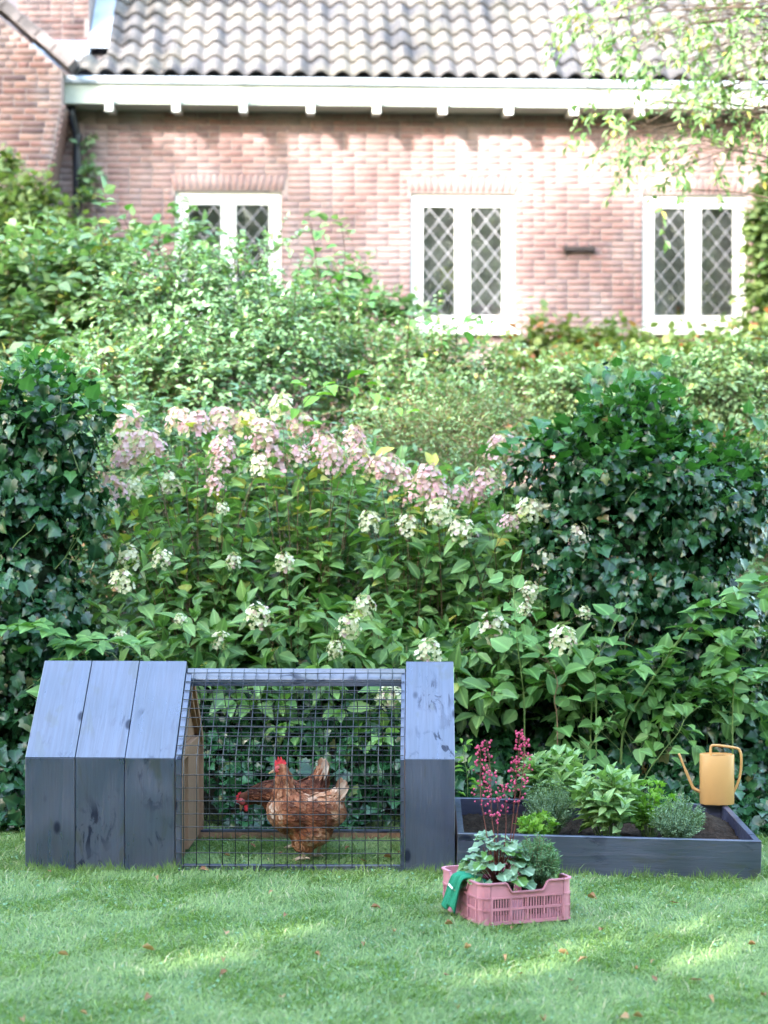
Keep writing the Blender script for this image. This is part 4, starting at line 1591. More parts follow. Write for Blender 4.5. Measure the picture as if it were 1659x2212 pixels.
ivy_mass('ivy_covered_stump', 'tall dark green ivy covered stump at the left edge', gbase(60, 9.6),
         [blob(50, 985, 9.5, 140, 150, 120), blob(62, 1200, 9.45, 130, 330, 120), blob(40, 1480, 9.4, 150, 190, 120), blob(-60, 1090, 9.7, 160, 210, 130)], 18000, .055, 21, 150, .12)
ivy_mass('ivy_covered_stump', 'broad dark green ivy covered stump right of the hydrangea', gbase(1400, 10.0),
         [blob(1340, 1035, 9.8, 185, 162, 160), blob(1370, 1270, 9.7, 195, 330, 160), blob(1520, 1085, 9.95, 160, 135, 140), blob(1450, 1480, 9.7, 220, 190, 150)], 29000, .055, 22, 240, .22)

# ---------------- low ivy bank behind the coop
def ivy_bank():
    r = np.random.default_rng(31)
    n = 17000
    x = r.uniform(-2.6, 2.7, n); v = r.random(n) ** 1.25
    y = 8.74 + v * 2.6 + .05 * np.sin(5 * x)
    hz_ = .04 + .60 * np.clip((y - 8.72) / .75, 0, 1) ** .7 + .05 * np.sin(7 * x + 3 * y) + .04 * np.sin(13 * x)
    hz_ = np.where(x > .25, .04 + .50 * np.clip((y - 8.8) / .9, 0, 1) ** .8 + .05 * np.sin(6 * x), hz_)
    z = gz(x, y) + hz_ * (1 - .55 * r.random(n) ** 2)
    P = np.stack([x, y, z], 1)
    keep = ~((x > .25) & (x < 1.55) & (y < 8.78))
    P = P[keep]; n = len(P)
    N = norm(np.array([[0, -.75, .75]]) + .5 * r.normal(size=(n, 3)))
    D = norm(np.array([[0, -.5, -.6]]) + .7 * r.normal(size=(n, 3)))
    Ls = .068 * r.uniform(.5, 1.2, n)
    o = link('ivy_bank', mesh_np('ivy_bank', *leaf_batch(P, D, N, Ls, Ls * .98, T_IVY, r.random(n))), M['ivy'], None)
    tag(o, 'low carpet of dark glossy ivy along the back of the lawn', 'ivy', kind='stuff')


ivy_bank()

# ---------------- hydrangea
def floret_head(seed, n, mat, cone):
    r = np.random.default_rng(seed)
    P, D, N = [], [], []
    cen = []
    for i in range(n):
        t = (i + .5) / n
        zz = -.55 + 1.5 * t
        rad = math.sqrt(max(0.05, 1 - (zz * .75) ** 2)) * (1 - cone * t) * r.uniform(.6, 1.25)
        a = i * 2.39996 + r.normal(0, .3)
        c = np.array([rad * math.cos(a), rad * math.sin(a), zz + r.normal(0, .08)])
        nn = norm(np.array([[math.cos(a), math.sin(a), .45 + zz * .5]]) + .3 * r.normal(size=(1, 3)))[0]
        t1 = norm(np.cross(nn, [0.3, .2, 1.0])[None])[0]; t2 = np.cross(nn, t1)
        ph = r.random() * 6
        for q in range(4):
            d = t1 * math.cos(ph + q * 1.571) + t2 * math.sin(ph + q * 1.571)
            P.append(c); D.append(d + nn * .15); N.append(nn)
        cen.append(r.random())
    k = len(P)
    ti = np.repeat(np.array(cen), 4)
    s = r.uniform(.13, .27, n).repeat(4)
    T = ovate([(.45, .45), (.85, .42)], .1, -.05)
    me = mesh_np('flower_head', *leaf_batch(np.array(P), np.array(D), np.array(N), s, s * .95, T, ti))
    me.materials.append(mat)
    return me


HEADS = {k: [floret_head(100 + 10 * j + i, 78, M[mat], .35) for i in range(3)] for j, (k, mat) in enumerate((('p', 'petal_pink'), ('w', 'petal_white'), ('c', 'petal_cream')))}
fl = []
for (x, y, s, k) in [(550, 390, 68, 'p'), (560, 505, 70, 'p'), (640, 505, 75, 'p'), (540, 570, 60, 'p'), (775, 400, 62, 'p'), (850, 415, 62, 'p'), (965, 400, 68, 'p'), (1070, 405, 62, 'c'), (1140, 440, 65, 'p'), (1150, 510, 62, 'p'),
                    (1215, 340, 62, 'w'), (1300, 420, 55, 'p'), (960, 515, 58, 'p'), (960, 580, 50, 'p'), (1120, 590, 55, 'w'), (1200, 580, 55, 'p'), (1400, 510, 62, 'p'), (1440, 560, 58, 'p'), (1530, 470, 48, 'p'), (1550, 560, 60, 'p'),
                    (1630, 600, 55, 'p'), (490, 690, 62, 'p'), (580, 690, 52, 'w'), (465, 760, 36, 'w'), (730, 670, 52, 'w'), (930, 670, 40, 'p'), (1600, 830, 52, 'w'), (560, 985, 55, 'w'), (700, 990, 46, 'w'), (530, 1085, 55, 'w'),
                    (410, 790, 26, 'w'), (215, 645, 52, 'w'), (1230, 1005, 48, 'w'), (1010, 1000, 36, 'w'), (1115, 1235, 60, 'w'), (1570, 1190, 50, 'w'), (1510, 1280, 55, 'w'), (1450, 1380, 40, 'w'), (955, 1340, 42, 'w'), (780, 1250, 26, 'w'), (520, 1320, 26, 'w'), (960, 770, 30, 'w'), (1290, 550, 50, 'p')]:
    fl.append((.5 * x, 712.8 + .5 * y, .5 * s, k))
for (x, y, s, k) in [(510, 515, 66, 'p'), (575, 605, 62, 'p'), (20, 600, 60, 'p'), (70, 650, 60, 'p'), (190, 640, 60, 'p'), (150, 710, 62, 'p'), (225, 710, 58, 'p'), (435, 660, 62, 'p'), (400, 710, 48, 'p'), (330, 720, 52, 'p'), (235, 790, 62, 'w'), (335, 870, 64, 'w'),
                    (105, 850, 52, 'w'), (625, 780, 58, 'w'), (700, 790, 62, 'w'), (800, 745, 54, 'w'), (835, 895, 54, 'w'), (700, 1000, 55, 'w'), (625, 1130, 48, 'w'), (610, 1205, 32, 'w'), (470, 1290, 68, 'w'), (775, 1340, 66, 'w'), (195, 1385, 60, 'w'), (865, 1220, 32, 'w'), (545, 830, 42, 'p')]:
    fl.append((829.4 + .5 * x, 712.8 + .5 * y, .5 * s, k))
fl.append((850, 1858 - 0, 0, 'x'))
fl = [f for f in fl if f[3] != 'x'] + [(850, 1845 - 0, 0, 'x')][:0]
fl += [(848, 1848 - 0, 0, 'x')][:0]


def hydrangea():
    r = np.random.default_rng(41)
    base = gbase(640, 9.75)
    root = thing('hydrangea_bush', 'wide hydrangea bush with pink and cream flower heads behind the coop', 'hydrangea', base)
    b = np.array(base)
    roots = [np.array(gbase(px, Y)) for px, Y in ((430, 9.6), (480, 9.8), (640, 9.7), (700, 9.9), (880, 9.7), (960, 9.8), (1100, 9.7))]
    tips = []
    for (px, py, s, k) in fl:
        t = (py - 870) / 560.0
        Y = 10.05 - 1.05 * max(0, min(1, t)) + r.uniform(-.12, .12)
        tips.append((np.array(W(px, py, Y)), s * Y / F, k))
    n_fl = len(tips)
    # one bloom low behind the run
    tips.append((np.array(W(838, 1858 - 30, 9.0)) * 0 + np.array(W(838, 1862, 8.98)) * 0 + np.array(W(842, 1850 - 345, 9.0)), 30 * 9.0 / F, 'w'))
    # leafy tips without flowers
    tries = 0
    while len(tips) < 430 and tries < 8000:
        tries += 1
        px, py = r.uniform(210, 1290), r.uniform(900, 1600)
        e = ((px - 750) / 540) ** 2 + ((py - 1260) / 340) ** 2
        top = 935 + max(0, (px - 620)) * .22 + max(0, 300 - px) * .2
        if e > 1.0 or py < top:
            continue
        t = (py - 880) / 560.0
        Y = 10.3 - 1.15 * min(1.15, t) + r.uniform(-.1, .75)
        if Y < 8.85:
            Y = 8.85
        tips.append((np.array(W(px, py, Y)), 0, None))
    sa, sb, ra_, rb2 = [], [], [], []
    LP, LD, LN = [], [], []
    for (tip, s, k) in tips:
        rt = min(roots, key=lambda q: abs(q[0] - tip[0]) * .8 + r.random() * .4)
        low = tip[2] < .75
        out_ = np.array([tip[0] - rt[0], tip[1] - rt[1], 0])
        mid = rt + np.array([out_[0] * (.3 if not low else .45), out_[1] * .3, max(.25, (tip[2] - rt[2]) * (.75 if not low else 1.25))])
        T_ = np.linspace(0, 1, 9)
        pts = [rt * (1 - t) ** 2 + 2 * mid * t * (1 - t) + tip * t * t for t in T_]
        for q in range(0 if (k is not None and r.random() < .5) else 4, 8):
            sa.append(pts[q] - b); sb.append(pts[q + 1] - b)
            ra_.append(.0055 * (1 - .095 * q)); rb2.append(.0055 * (1 - .095 * (q + 1)))
        dirr = norm((pts[-1] - pts[-2])[None])[0]
        npair = r.integers(6, 10)
        for q in range(npair):
            u = 1 - (q * .075 + .03)
            p = rt * (1 - u) ** 2 + 2 * mid * u * (1 - u) + tip * u * u
            d_ = norm((2 * (mid - rt) * (1 - u) + 2 * (tip - mid) * u)[None])[0]
            sd = norm(np.cross(d_, [0, 0, 1.0] + .4 * r.normal(size=3))[None])[0]
            if q % 2:
                sd = norm(np.cross(sd, d_)[None])[0]
            for sgn in (1, -1):
                LP.append(p + sd * sgn * .02); LD.append(sd * sgn + d_ * .35 + np.array([0, -.18, -.12]) + .25 * r.normal(size=3))
                LN.append(np.array([0, -.25, 1.0]) + .38 * r.normal(size=3))
        if k is None:
            for q in range(3):
                LP.append(tip); LD.append(dirr + .7 * r.normal(size=3) + np.array([0, -.2, 0])); LN.append(np.array([0, -.3, 1]) + .35 * r.normal(size=3))
        else:
            o = bpy.data.objects.new('flower_head', HEADS[k][r.integers(3)])
            COL.objects.link(o); o.parent = root
            o.location = Vector(tip - b)
            s2 = s * (1.06 if k == 'p' else .95)
            o.scale = (s2, s2, s2 * r.uniform(.9, 1.1))
            dd = Vector(dirr) * .5 + Vector((0, -.45, .7))
            o.rotation_euler = dd.to_track_quat('Z', 'Y').to_euler()
            o.rotation_euler.rotate_axis('Z', r.random() * 6)
    LP, LD, LN = np.array(LP), np.array(LD), np.array(LN)
    n = len(LP)
    Ls = r.uniform(.065, .125, n); Ws = Ls * r.uniform(.46, .6, n)
    ti = r.random(n)
    ti = np.where(LP[:, 2] > 1.2, np.clip(ti + .1, 0, 1), ti)
    order = np.argsort(LP[:, 1])
    pick = order[:700][r.permutation(700)[:280]]
    single_leaves(root, base, LP[pick], LD[pick], LN[pick], Ls[pick] * 1.1, Ws[pick] * 1.1, T_OVATE_HI, 'hydleaf', M['hydrangea'], 'leaf', ti[pick])
    mk = np.ones(n, bool); mk[pick] = False
    link('foliage', mesh_np('foliage', *leaf_batch(LP[mk] - b, LD[mk], LN[mk], Ls[mk], Ws[mk], T_OVATE, ti[mk])), M['hydrangea'], root, 'stuff')
    link('branches', mesh_np('branches', *stem_batch(np.array(sa), np.array(sb), np.array(ra_), np.array(rb2))), M['stem_hyd'], root, 'stuff')


hydrangea()

# ---------------- shrubs between the hydrangea and the house
BG = 'shrubs between the lawn and the house'
shrub('broad_leaved_shrub', 'tall light green broad leaved shrub at the far left under the gable', 'shrub', gbase(90, 13.4),
      [blob(60, 640, 13.2, 170, 130), blob(180, 600, 13.4, 130, 110), blob(60, 780, 12.8, 180, 120), blob(250, 640, 13.0, 120, 130)], 950, 8, .28, .090, .72, T_OVATE, M['shrub_mid'], M['stem_tan'], 18, 60, 51, BG, THI=T_HEART)
shrub('small_leaved_shrub', 'blue green small leaved shrub in front of the left window', 'shrub', gbase(400, 12.6),
      [blob(360, 660, 12.4, 150, 130), blob(510, 660, 12.6, 150, 130), blob(440, 800, 12.0, 180, 120), blob(610, 740, 12.4, 120, 110)], 1500, 9, .27, .050, .55, T_OVATE_LO, M['shrub_blue'], M['stem_brown'], 22, 0, 52, BG)
shrub('upright_shrub', 'leafy shrub with upright shoots against the wall between two windows', 'shrub', gbase(720, 14.6),
      [blob(725, 690, 14.4, 120, 70), blob(690, 590, 14.4, 36, 80), blob(760, 590, 14.6, 32, 70), blob(680, 505, 14.4, 14, 50), blob(742, 515, 14.5, 14, 45), blob(600, 690, 14.2, 110, 70), blob(830, 680, 14.4, 70, 60), blob(420, 520, 14.0, 40, 60), blob(300, 500, 14.0, 50, 40)], 430, 7, .26, .085, .62, T_OVATE, M['shrub_mid'], M['stem_brown'], 14, 50, 53, BG, tinthi=.7, THI=T_HEART)
shrub('tangled_shrub', 'pale tangled shrub with small leaves and red hips below the middle window', 'shrub', gbase(820, 13.2),
      [blob(760, 800, 13.0, 150, 100), blob(900, 790, 13.2, 150, 95), blob(1010, 800, 13.4, 110, 90), blob(880, 880, 12.6, 170, 80)], 1350, 9, .28, .052, .58, T_OVATE_LO, M['shrub_mid'], M['stem_tan'], 26, 0, 54, BG)
shrub('fine_leaved_shrub', 'feathery fine leaved shrub between the hydrangea and right ivy stump', 'shrub', gbase(980, 11.6),
      [blob(960, 950, 11.4, 110, 110), blob(1060, 930, 11.5, 100, 95), blob(860, 960, 11.4, 100, 80), blob(1010, 1040, 11.2, 120, 80)], 1900, 10, .24, .030, .42, T_DIAM, M['shrub_mid'], M['stem_tan'], 40, 0, 55, BG)
shrub('understory_shrub', 'dark leafy undergrowth at the foot of the hydrangea, left of centre', 'shrub', gbase(420, 10.9),
      [blob(330, 1010, 10.9, 190, 130), blob(520, 1010, 11.0, 190, 140), blob(400, 1240, 10.7, 230, 190), blob(230, 930, 11.2, 130, 130), blob(200, 1180, 10.6, 120, 220), blob(210, 1450, 10.2, 110, 130)], 2000, 8, .24, .06, .55, T_OVATE_LO, M['shrub_blue'], M['stem_brown'], 24, 0, 56, BG, tinthi=.6)
shrub('understory_shrub', 'dark leafy undergrowth at the foot of the hydrangea, right of centre', 'shrub', gbase(880, 10.9),
      [blob(760, 1080, 11.0, 190, 120), blob(930, 1140, 10.9, 190, 130), blob(780, 1290, 10.7, 240, 180), blob(1080, 1260, 10.7, 180, 190)], 1500, 8, .24, .06, .55, T_OVATE_LO, M['shrub_blue'], M['stem_brown'], 24, 0, 57, BG, tinthi=.6)
shrub('loose_shrub', 'loose grey green shrub behind the left ivy stump', 'shrub', gbase(200, 11.9),
      [blob(220, 830, 11.8, 120, 110), blob(330, 870, 11.9, 120, 90), blob(120, 860, 12.0, 130, 100)], 900, 8, .24, .055, .55, T_OVATE_LO, M['shrub_mid'], M['stem_tan'], 34, 0, 58, BG)
shrub('sunlit_vine', 'yellowing vine covering the foot of the house wall on the right', 'vine', gbase(1320, 18.3),
      [blob(1180, 760, 18.5, 110, 60), blob(1300, 770, 18.4, 120, 62), blob(1440, 790, 18.3, 130, 60), blob(1580, 790, 18.3, 120, 65), blob(1250, 850, 17.8, 200, 80), blob(1500, 870, 17.8, 200, 80)], 2000, 7, .3, .095, .85, T_OVATE_LO, M['vine'], M['stem_brown'], 26, 0, 59, BG)
shrub('wispy_shrub', 'wispy green shrub behind the right ivy stump', 'shrub', gbase(1560, 13.5),
      [blob(1500, 830, 13.4, 130, 70), blob(1620, 820, 13.5, 110, 90), blob(1250, 830, 13.2, 140, 60), blob(1380, 800, 13.6, 120, 50)], 1300, 9, .26, .045, .55, T_OVATE_LO, M['shrub_mid'], M['stem_brown'], 26, 0, 60, BG)
shrub('edge_shrub', 'green thicket with dry grey stalks at the right edge below the ivy', 'shrub', gbase(1650, 11.2),
      [blob(1660, 1150, 11.0, 70, 230), blob(1690, 1400, 10.8, 110, 200), blob(1640, 1000, 11.4, 60, 120)], 900, 8, .24, .05, .5, T_OVATE_LO, M['shrub_mid'], M['stem_tan'], 30, 0, 61, BG)
shrub('gable_vine', 'vine climbing the brick gable wall at the upper left', 'vine', gbase(60, 17.4),
      [blob(30, 450, 17.6, 75, 80, 50), blob(90, 455, 17.7, 50, 50, 45), blob(70, 540, 17.3, 130, 90, 70), blob(15, 360, 17.9, 22, 45, 15)], 800, 7, .28, .085, .85, T_OVATE_LO, M['vine'], M['stem_brown'], 16, 0, 62, BG, tinthi=.9)
shrub('wall_climber', 'dark green climber on the house wall at the right edge', 'vine', gbase(1680, 18.6),
      [blob(1660, 470, 18.9, 40, 70, 40), blob(1655, 600, 18.9, 42, 90, 40), blob(1690, 540, 18.8, 60, 160, 50), blob(1660, 700, 18.8, 60, 70, 50)], 700, 7, .28, .09, .8, T_OVATE_LO, M['vine'], M['stem_brown'], 14, 0, 63, BG, tinthi=.55)
shrub('pipe_creeper', 'thin creeper beside the black downpipe', 'vine', gbase(188, 19.2),
      [blob(190, 340, 19.25, 10, 60, 8), blob(186, 430, 19.2, 14, 60, 8)], 34, 6, .18, .08, .8, T_OVATE_LO, M['shrub_blue'], M['stem_brown'], 4, 0, 64, BG)

shrub('bramble_thicket', 'light green bramble thicket in front of the right ivy stump', 'bramble', gbase(1400, 9.3),
      [blob(1220, 1450, 9.25, 120, 110), blob(1430, 1490, 9.3, 170, 80), blob(1600, 1420, 9.4, 80, 150)], 150, 6, .28, .080, .74, T_OVATE, M['bramble'], M['stem_green'], 12, 70, 65, None, THI=T_HEART, stem_r=.004)

# ---------------- overhanging tree at the upper right
def side_tree():
    r = np.random.default_rng(71)
    Yt = 13.6
    bx = W(1900, 1106, Yt).x
    base = (bx, Yt, float(gz(bx, Yt)))
    root = thing('overhanging_tree', 'tree with light green leafy boughs hanging in at the upper right', 'tree', base)
    b = np.array(base)
    mb = MB()
    mb.tube([(0, 0, -.1), (.02, 0, 1.5), (-.04, .05, 3.2), (.03, .02, 5.0), (.0, .1, 6.8), (.1, .1, 8.2)], [.15, .13, .115, .09, .06, .02], 12)
    mb.build('trunk', M['bark'], root, smooth=True)
    sprays = [(1255, 55, 55), (1330, 25, 70), (1400, 60, 80), (1480, 40, 90), (1560, 70, 80), (1620, 30, 80), (1440, 130, 75), (1530, 140, 80), (1610, 130, 80), (1350, 95, 45), (1490, 210, 60), (1560, 230, 70), (1625, 240, 60),
              (1275, 215, 42), (1330, 235, 45), (1390, 270, 55), (1345, 300, 45), (1440, 310, 60), (1510, 320, 60), (1590, 320, 55), (1380, 350, 45), (1450, 375, 45), (1420, 415, 25), (1600, 190, 60), (1650, 90, 60),
              (1460, -60, 90), (1600, -60, 100), (1340, -70, 80), (1720, 60, 110), (1720, 220, 100), (1730, 380, 80), (1800, 150, 120), (1780, -50, 120)]
    LP, LD, LN = [], [], []
    A, B, RA_, RB = [], [], [], []
    for i, (px, py, rr) in enumerate(sprays):
        Y = Yt + r.uniform(-.7, .5)
        c = np.array(W(px, py, Y)); R = rr * Y / F
        s = np.array([r.normal(0, .03), r.normal(0, .03), min(7.4, max(2.2, c[2] - base[2] + .15 * (px < 1500) + r.uniform(-.5, .2)))]) + b
        mid = (s + c) / 2 + np.array([0, 0, .22 + .12 * r.random()])
        pts = [s * (1 - t) ** 2 + 2 * mid * t * (1 - t) + c * t * t for t in np.linspace(0, 1, 8)]
        for q in range(7):
            A.append(pts[q]); B.append(pts[q + 1]); RA_.append(.013 * (1 - .12 * q)); RB.append(.013 * (1 - .12 * (q + 1)))
        k = int(7.5 * (rr / 55) ** 1.4)
        P = c + r.normal(size=(k, 3)) * np.array([R, R * .8, R * .62]) * .55
        D = norm((P - c) * 2 / R + np.array([[-.5, -.2, -.55]]) + .4 * r.normal(size=(k, 3)))
        p_, d_, n_, a_, b_ = twigs(P, D, 8, .21 * r.uniform(.7, 1.2, k), r, .8, .35, .8)
        LP.append(p_); LD.append(d_ + np.array([[0, 0, -.25]])); LN.append(n_)
        for q in range(k):
            j = 3 + r.integers(5)
            A.append(pts[j]); B.append(P[q]); RA_.append(.003); RB.append(.002)
            A.append(a_[q]); B.append(b_[q]); RA_.append(.003); RB.append(.0012)
    LP, LD, LN = np.concatenate(LP), np.concatenate(LD), np.concatenate(LN)
    n = len(LP); Ls = .072 * r.uniform(.6, 1.2, n); ti = r.random(n)
    pick = r.permutation(np.where(LP[:, 0] < W(1659, 0, Yt).x)[0])[:160]
    single_leaves(root, base, LP[pick], LD[pick], LN[pick], Ls[pick], Ls[pick] * .5, T_OVATE, 'treeleaf', M['tree'], 'leaf', ti[pick])
    mk = np.ones(n, bool); mk[pick] = False
    link('crown', mesh_np('crown', *leaf_batch(LP[mk] - b, LD[mk], LN[mk], Ls[mk], Ls[mk] * .5, T_OVATE_LO, ti[mk])), M['tree'], root, 'stuff')
    link('boughs', mesh_np('boughs', *stem_batch(np.array(A) - b, np.array(B) - b, np.array(RA_), np.array(RB))), M['bark'], root)


side_tree()

# ---------------- trees behind the camera that shade the lawn
GAPS = [(-.54, 6.31, .28), (.93, 6.50, .36), (.27, 5.9, .13), (1.5, 6.4, .1)]


def shade_tree(x, y, trunk_h, crown, n, seed, label, L=.30):
    r = np.random.default_rng(seed)
    base = (x, y, float(gz(x, y)))
    root = thing('tall_tree', label, 'tree', base, 0, 'tall trees shading the garden')
    b = np.array(base)
    MB().tube([(0, 0, -.2), (.1, 0, trunk_h * .5), (0, .1, trunk_h), (.1, 0, trunk_h * 1.5)], [.34, .28, .22, .08], 12).build('trunk', M['bark'], root, smooth=True)
    P, O = in_blobs(crown, n, r, .9)
    ts = np.array(TO_SUN)
    for (sx, sy, rad) in GAPS:      # gaps in the crowns that let a patch of sun reach the lawn
        w_ = P - np.array([sx, sy, 0.0])
        dist = np.linalg.norm(w_ - (w_ @ ts)[:, None] * ts, axis=1)
        ok = dist > rad
        P, O = P[ok], O[ok]
    D = norm(O + .8 * rdir(len(P), r)); N = norm(UP + .8 * rdir(len(P), r))
    link('crown', mesh_np('crown', *leaf_batch(P - b, D, N, L * r.uniform(.6, 1.3, len(P)), L * .6, T_OVATE_LO, r.random(len(P)))), M['shade_tree'], root, 'stuff')
    A, B = [], []
    for c, R in crown:
        for i in range(4):
            q = np.array([0, .05, trunk_h * r.uniform(.7, 1.3)]); t = np.array(c) - b + r.normal(size=3) * np.array(R) * .4
            m_ = (q + t) / 2 + np.array([0, 0, .4])
            A += [q, m_]; B += [m_, t]
    link('limbs', mesh_np('limbs', *stem_batch(np.array(A), np.array(B), .09, .05)), M['bark'], root)


SG = None
for (x, y, h, cr, n, sd, lab) in [
    (-10.0, -8.0, 7.0, [((-10.0, -8.0, 11.0), (4.2, 3.2, 4.2)), ((-8.0, -7.0, 8.0), (3.2, 2.6, 3.0)), ((-12.0, -8.5, 9.0), (3.0, 2.6, 3.2))], 17000, 201, 'tall dark green tree behind the camera on the left'),
    (-14.5, -9.5, 7.0, [((-14.5, -9.5, 11.0), (3.4, 3.0, 3.2)), ((-13.0, -9.0, 9.0), (3.0, 2.6, 3.2)), ((-16.5, -9.5, 9.5), (2.8, 2.6, 2.6))], 5200, 202, 'tallest dark green tree far behind the camera on the left'),
    (-6.5, -4.5, 5.0, [((-6.5, -4.5, 8.0), (2.6, 2.2, 2.6)), ((-5.2, -4.0, 6.4), (2.2, 2.0, 2.0))], 4000, 203, 'smaller dark green tree close behind the camera on the left'),
    (-7.5, 10.5, 7.0, [((-7.9, 10.5, 7.6), (1.1, 1.1, .9)), ((-10.0, 10.8, 10.6), (1.5, 1.5, 2.0)), ((-9.2, 10.6, 8.6), (1.3, 1.3, 1.4))], 900, 204, 'thin crowned tree beyond the left edge near the house')]:
    shade_tree(x, y, h, cr, n, sd, lab)
for i, (x, y, hh) in enumerate([(-19, -9, 8.5), (-3.0, -11, 8.0), (1.5, -10, 9.0), (6.0, -11, 8.5), (10.5, -9.5, 9.5), (14.5, -6, 9.0), (17, 0, 9.0), (-17.5, -3, 8.0), (-15.5, 3, 7.0), (-8.0, -11, 8.5), (-13.0, -11, 8.0)]):
    hh *= 1.3
    shade_tree(x, y, 3.0, [((x, y, hh * .62), (2.9, 2.4, hh * .42)), ((x + 1.2, y, hh * .26), (2.8, 2.0, hh * .32)), ((x - 1.4, y, hh * .26), (2.8, 2.0, hh * .32))], 4200, 210 + i,
               ['wide', 'round', 'broad', 'bushy', 'high', 'dense', 'leafy', 'spreading', 'low', 'thick', 'heavy'][i] + ' dark garden tree standing behind the photographer', .5)


for i, (x, y, hh) in enumerate([(-24, -17, 15.5), (-10.5, -19, 16.5), (-5, -18, 17), (0, -19, 16.5), (5, -18, 17), (10, -17, 16), (-29, -12, 14)]):  # unseen row added to keep sun off everything behind the camera
    shade_tree(x, y, 5.0, [((x, y, hh * .66), (3.3, 2.6, hh * .36)), ((x + 1.2, y, hh * .3), (3.2, 2.2, hh * .3)), ((x - 1.4, y, hh * .3), (3.2, 2.2, hh * .3))], 4200, 230 + i,
               ['first', 'second', 'third', 'fourth', 'fifth', 'sixth', 'seventh'][i] + ' unseen tall tree added far behind the photographer for shade', .62)

shade_tree(-29.5, -18, 13.0, [((-30.3, -18, 26.8), (1.7, 1.5, .75)), ((-27.9, -18, 26.0), (1.4, 1.3, 1.0)), ((-29.6, -18, 30.9), (1.5, 1.4, .8)), ((-31.8, -18, 28.6), (1.1, 1.2, 1.2)), ((-26.4, -18, 31.3), (1.3, 1.2, .5))], 2500, 251, 'very tall thin crowned tree at the far left behind the photographer', .42)
shade_tree(-24.5, -18.5, 13.0, [((-25.0, -18.5, 26.3), (.45, .9, .9)), ((-24.3, -18.3, 25.9), (.4, .9, .9)), ((-22.4, -18.3, 26.6), (.6, 1.0, .7)), ((-23.0, -18.0, 31.0), (1.3, 1.2, .7))], 950, 252, 'very tall slender tree next to the tallest one behind the photographer', .42)

# ---------------- canes and sprays near the lawn
def cane(name, label, pxpts, Ys, L, nleaf, mat, stemmat, T, asp=.72, rad=.004, seed=1, group=None, start=.15, tri=False, pale=0.0):
    r = np.random.default_rng(seed)
    pts = [np.array(W(px, py, Y)) for (px, py), Y in zip(pxpts, Ys)]
    base = (pts[0][0], pts[0][1], float(gz(pts[0][0], pts[0][1])))
    root = thing(name, label, 'plant', base, 0, group)
    b = np.array(base)
    if pts[0][2] > base[2] + .06:
        pts = [np.array(base) + np.array([0, 0, -.01])] + pts
    sp_ = smooth_path([Vector(p - b) for p in pts], 6)
    MB().tube(sp_, list(np.linspace(rad, rad * .45, len(sp_))), 6).build('stem', stemmat, root, smooth=True)
    n = len(sp_)
    P, D, N, Ls = [], [], [], []
    pa, pb = [], []
    for i in range(nleaf):
        u = start + (1 - start) * (i + .5) / nleaf
        f = u * (n - 1); k = min(int(f), n - 2)
        p = np.array(sp_[k].lerp(sp_[k + 1], f - k)) ; d = np.array((sp_[k + 1] - sp_[k]).normalized())
        sd = norm(np.cross(d, [0, 0, 1.0] + .3 * r.normal(size=3))[None])[0] * (1 if i % 2 else -1)
        pd = norm((sd + d * .4 + np.array([0, -.25, .2]) + .25 * r.normal(size=3))[None])[0]
        pl = L * r.uniform(.3, .7)
        q = p + pd * pl
        pa.append(p); pb.append(q)
        l = L * 1.3 * r.uniform(.7, 1.15) * (1 - .3 * u)
        dirs = [pd + np.array([0, -.1, -.25])]
        if tri:
            dirs += [pd * .3 + norm(np.cross(pd, [0, 0, 1.0])[None])[0] * .9, pd * .3 - norm(np.cross(pd, [0, 0, 1.0])[None])[0] * .9]
        for dd in dirs:
            P.append(q); D.append(dd + .12 * r.normal(size=3)); N.append(np.array([0, -.35, 1.0]) + .3 * r.normal(size=3)); Ls.append(l)
    P, D, N, Ls = np.array(P), np.array(D), np.array(N), np.array(Ls)
    single_leaves(root, (0, 0, 0), P, D, N, Ls, Ls * asp, T, name, mat, 'leaf')
    link('petioles', mesh_np('petioles', *stem_batch(np.array(pa), np.array(pb), rad * .35, rad * .25)), stemmat, root, 'stuff')


def zc(x, y):
    return (972 + .414 * x, 1199 + .414 * y)


cane('arching_cane', 'long pale green cane arching up to the right in front of the ivy', [zc(900, 950), zc(1010, 720), zc(1130, 540), zc(1260, 360), zc(1350, 290), zc(1500, 190), zc(1680, 158)], [9.15, 9.1, 9.05, 9.0, 8.95, 8.9, 8.85], .105, 17, M['bramble'], M['stem_green'], T_HEART, .78, .0065, 81, start=.3, tri=True)
cane('arching_cane', 'shorter leafy cane leaning left of the long arching cane', [zc(740, 800), zc(830, 720), zc(900, 650), zc(990, 570)], [9.1, 9.05, 9.0, 8.95], .085, 8, M['bramble'], M['stem_green'], T_HEART, .75, .004, 82, tri=True)
cane('arching_cane', 'leafy cane reaching in from the right edge above the watering can', [zc(1480, 700), zc(1560, 650), zc(1680, 600)], [9.1, 9.0, 8.9], .09, 7, M['bramble'], M['stem_green'], T_HEART, .75, .004, 83, tri=True)
cane('nettle_sprig', 'upright pale green sprig rising left of the watering can', [zc(690, 1095), zc(735, 1000), zc(790, 910), zc(850, 830)], [8.9, 8.9, 8.88, 8.86], .06, 22, M['bramble'], M['stem_green'], T_OVATE_HI, .42, .003, 84, start=.05)
cane('nettle_sprig', 'slender leafy sprig just left of the watering can spout', [zc(1010, 1190), zc(1100, 1040), zc(1190, 930), zc(1230, 850), zc(1300, 790)], [8.95, 8.92, 8.9, 8.88, 8.86], .07, 15, M['bramble'], M['stem_green'], T_HEART, .6, .003, 85)
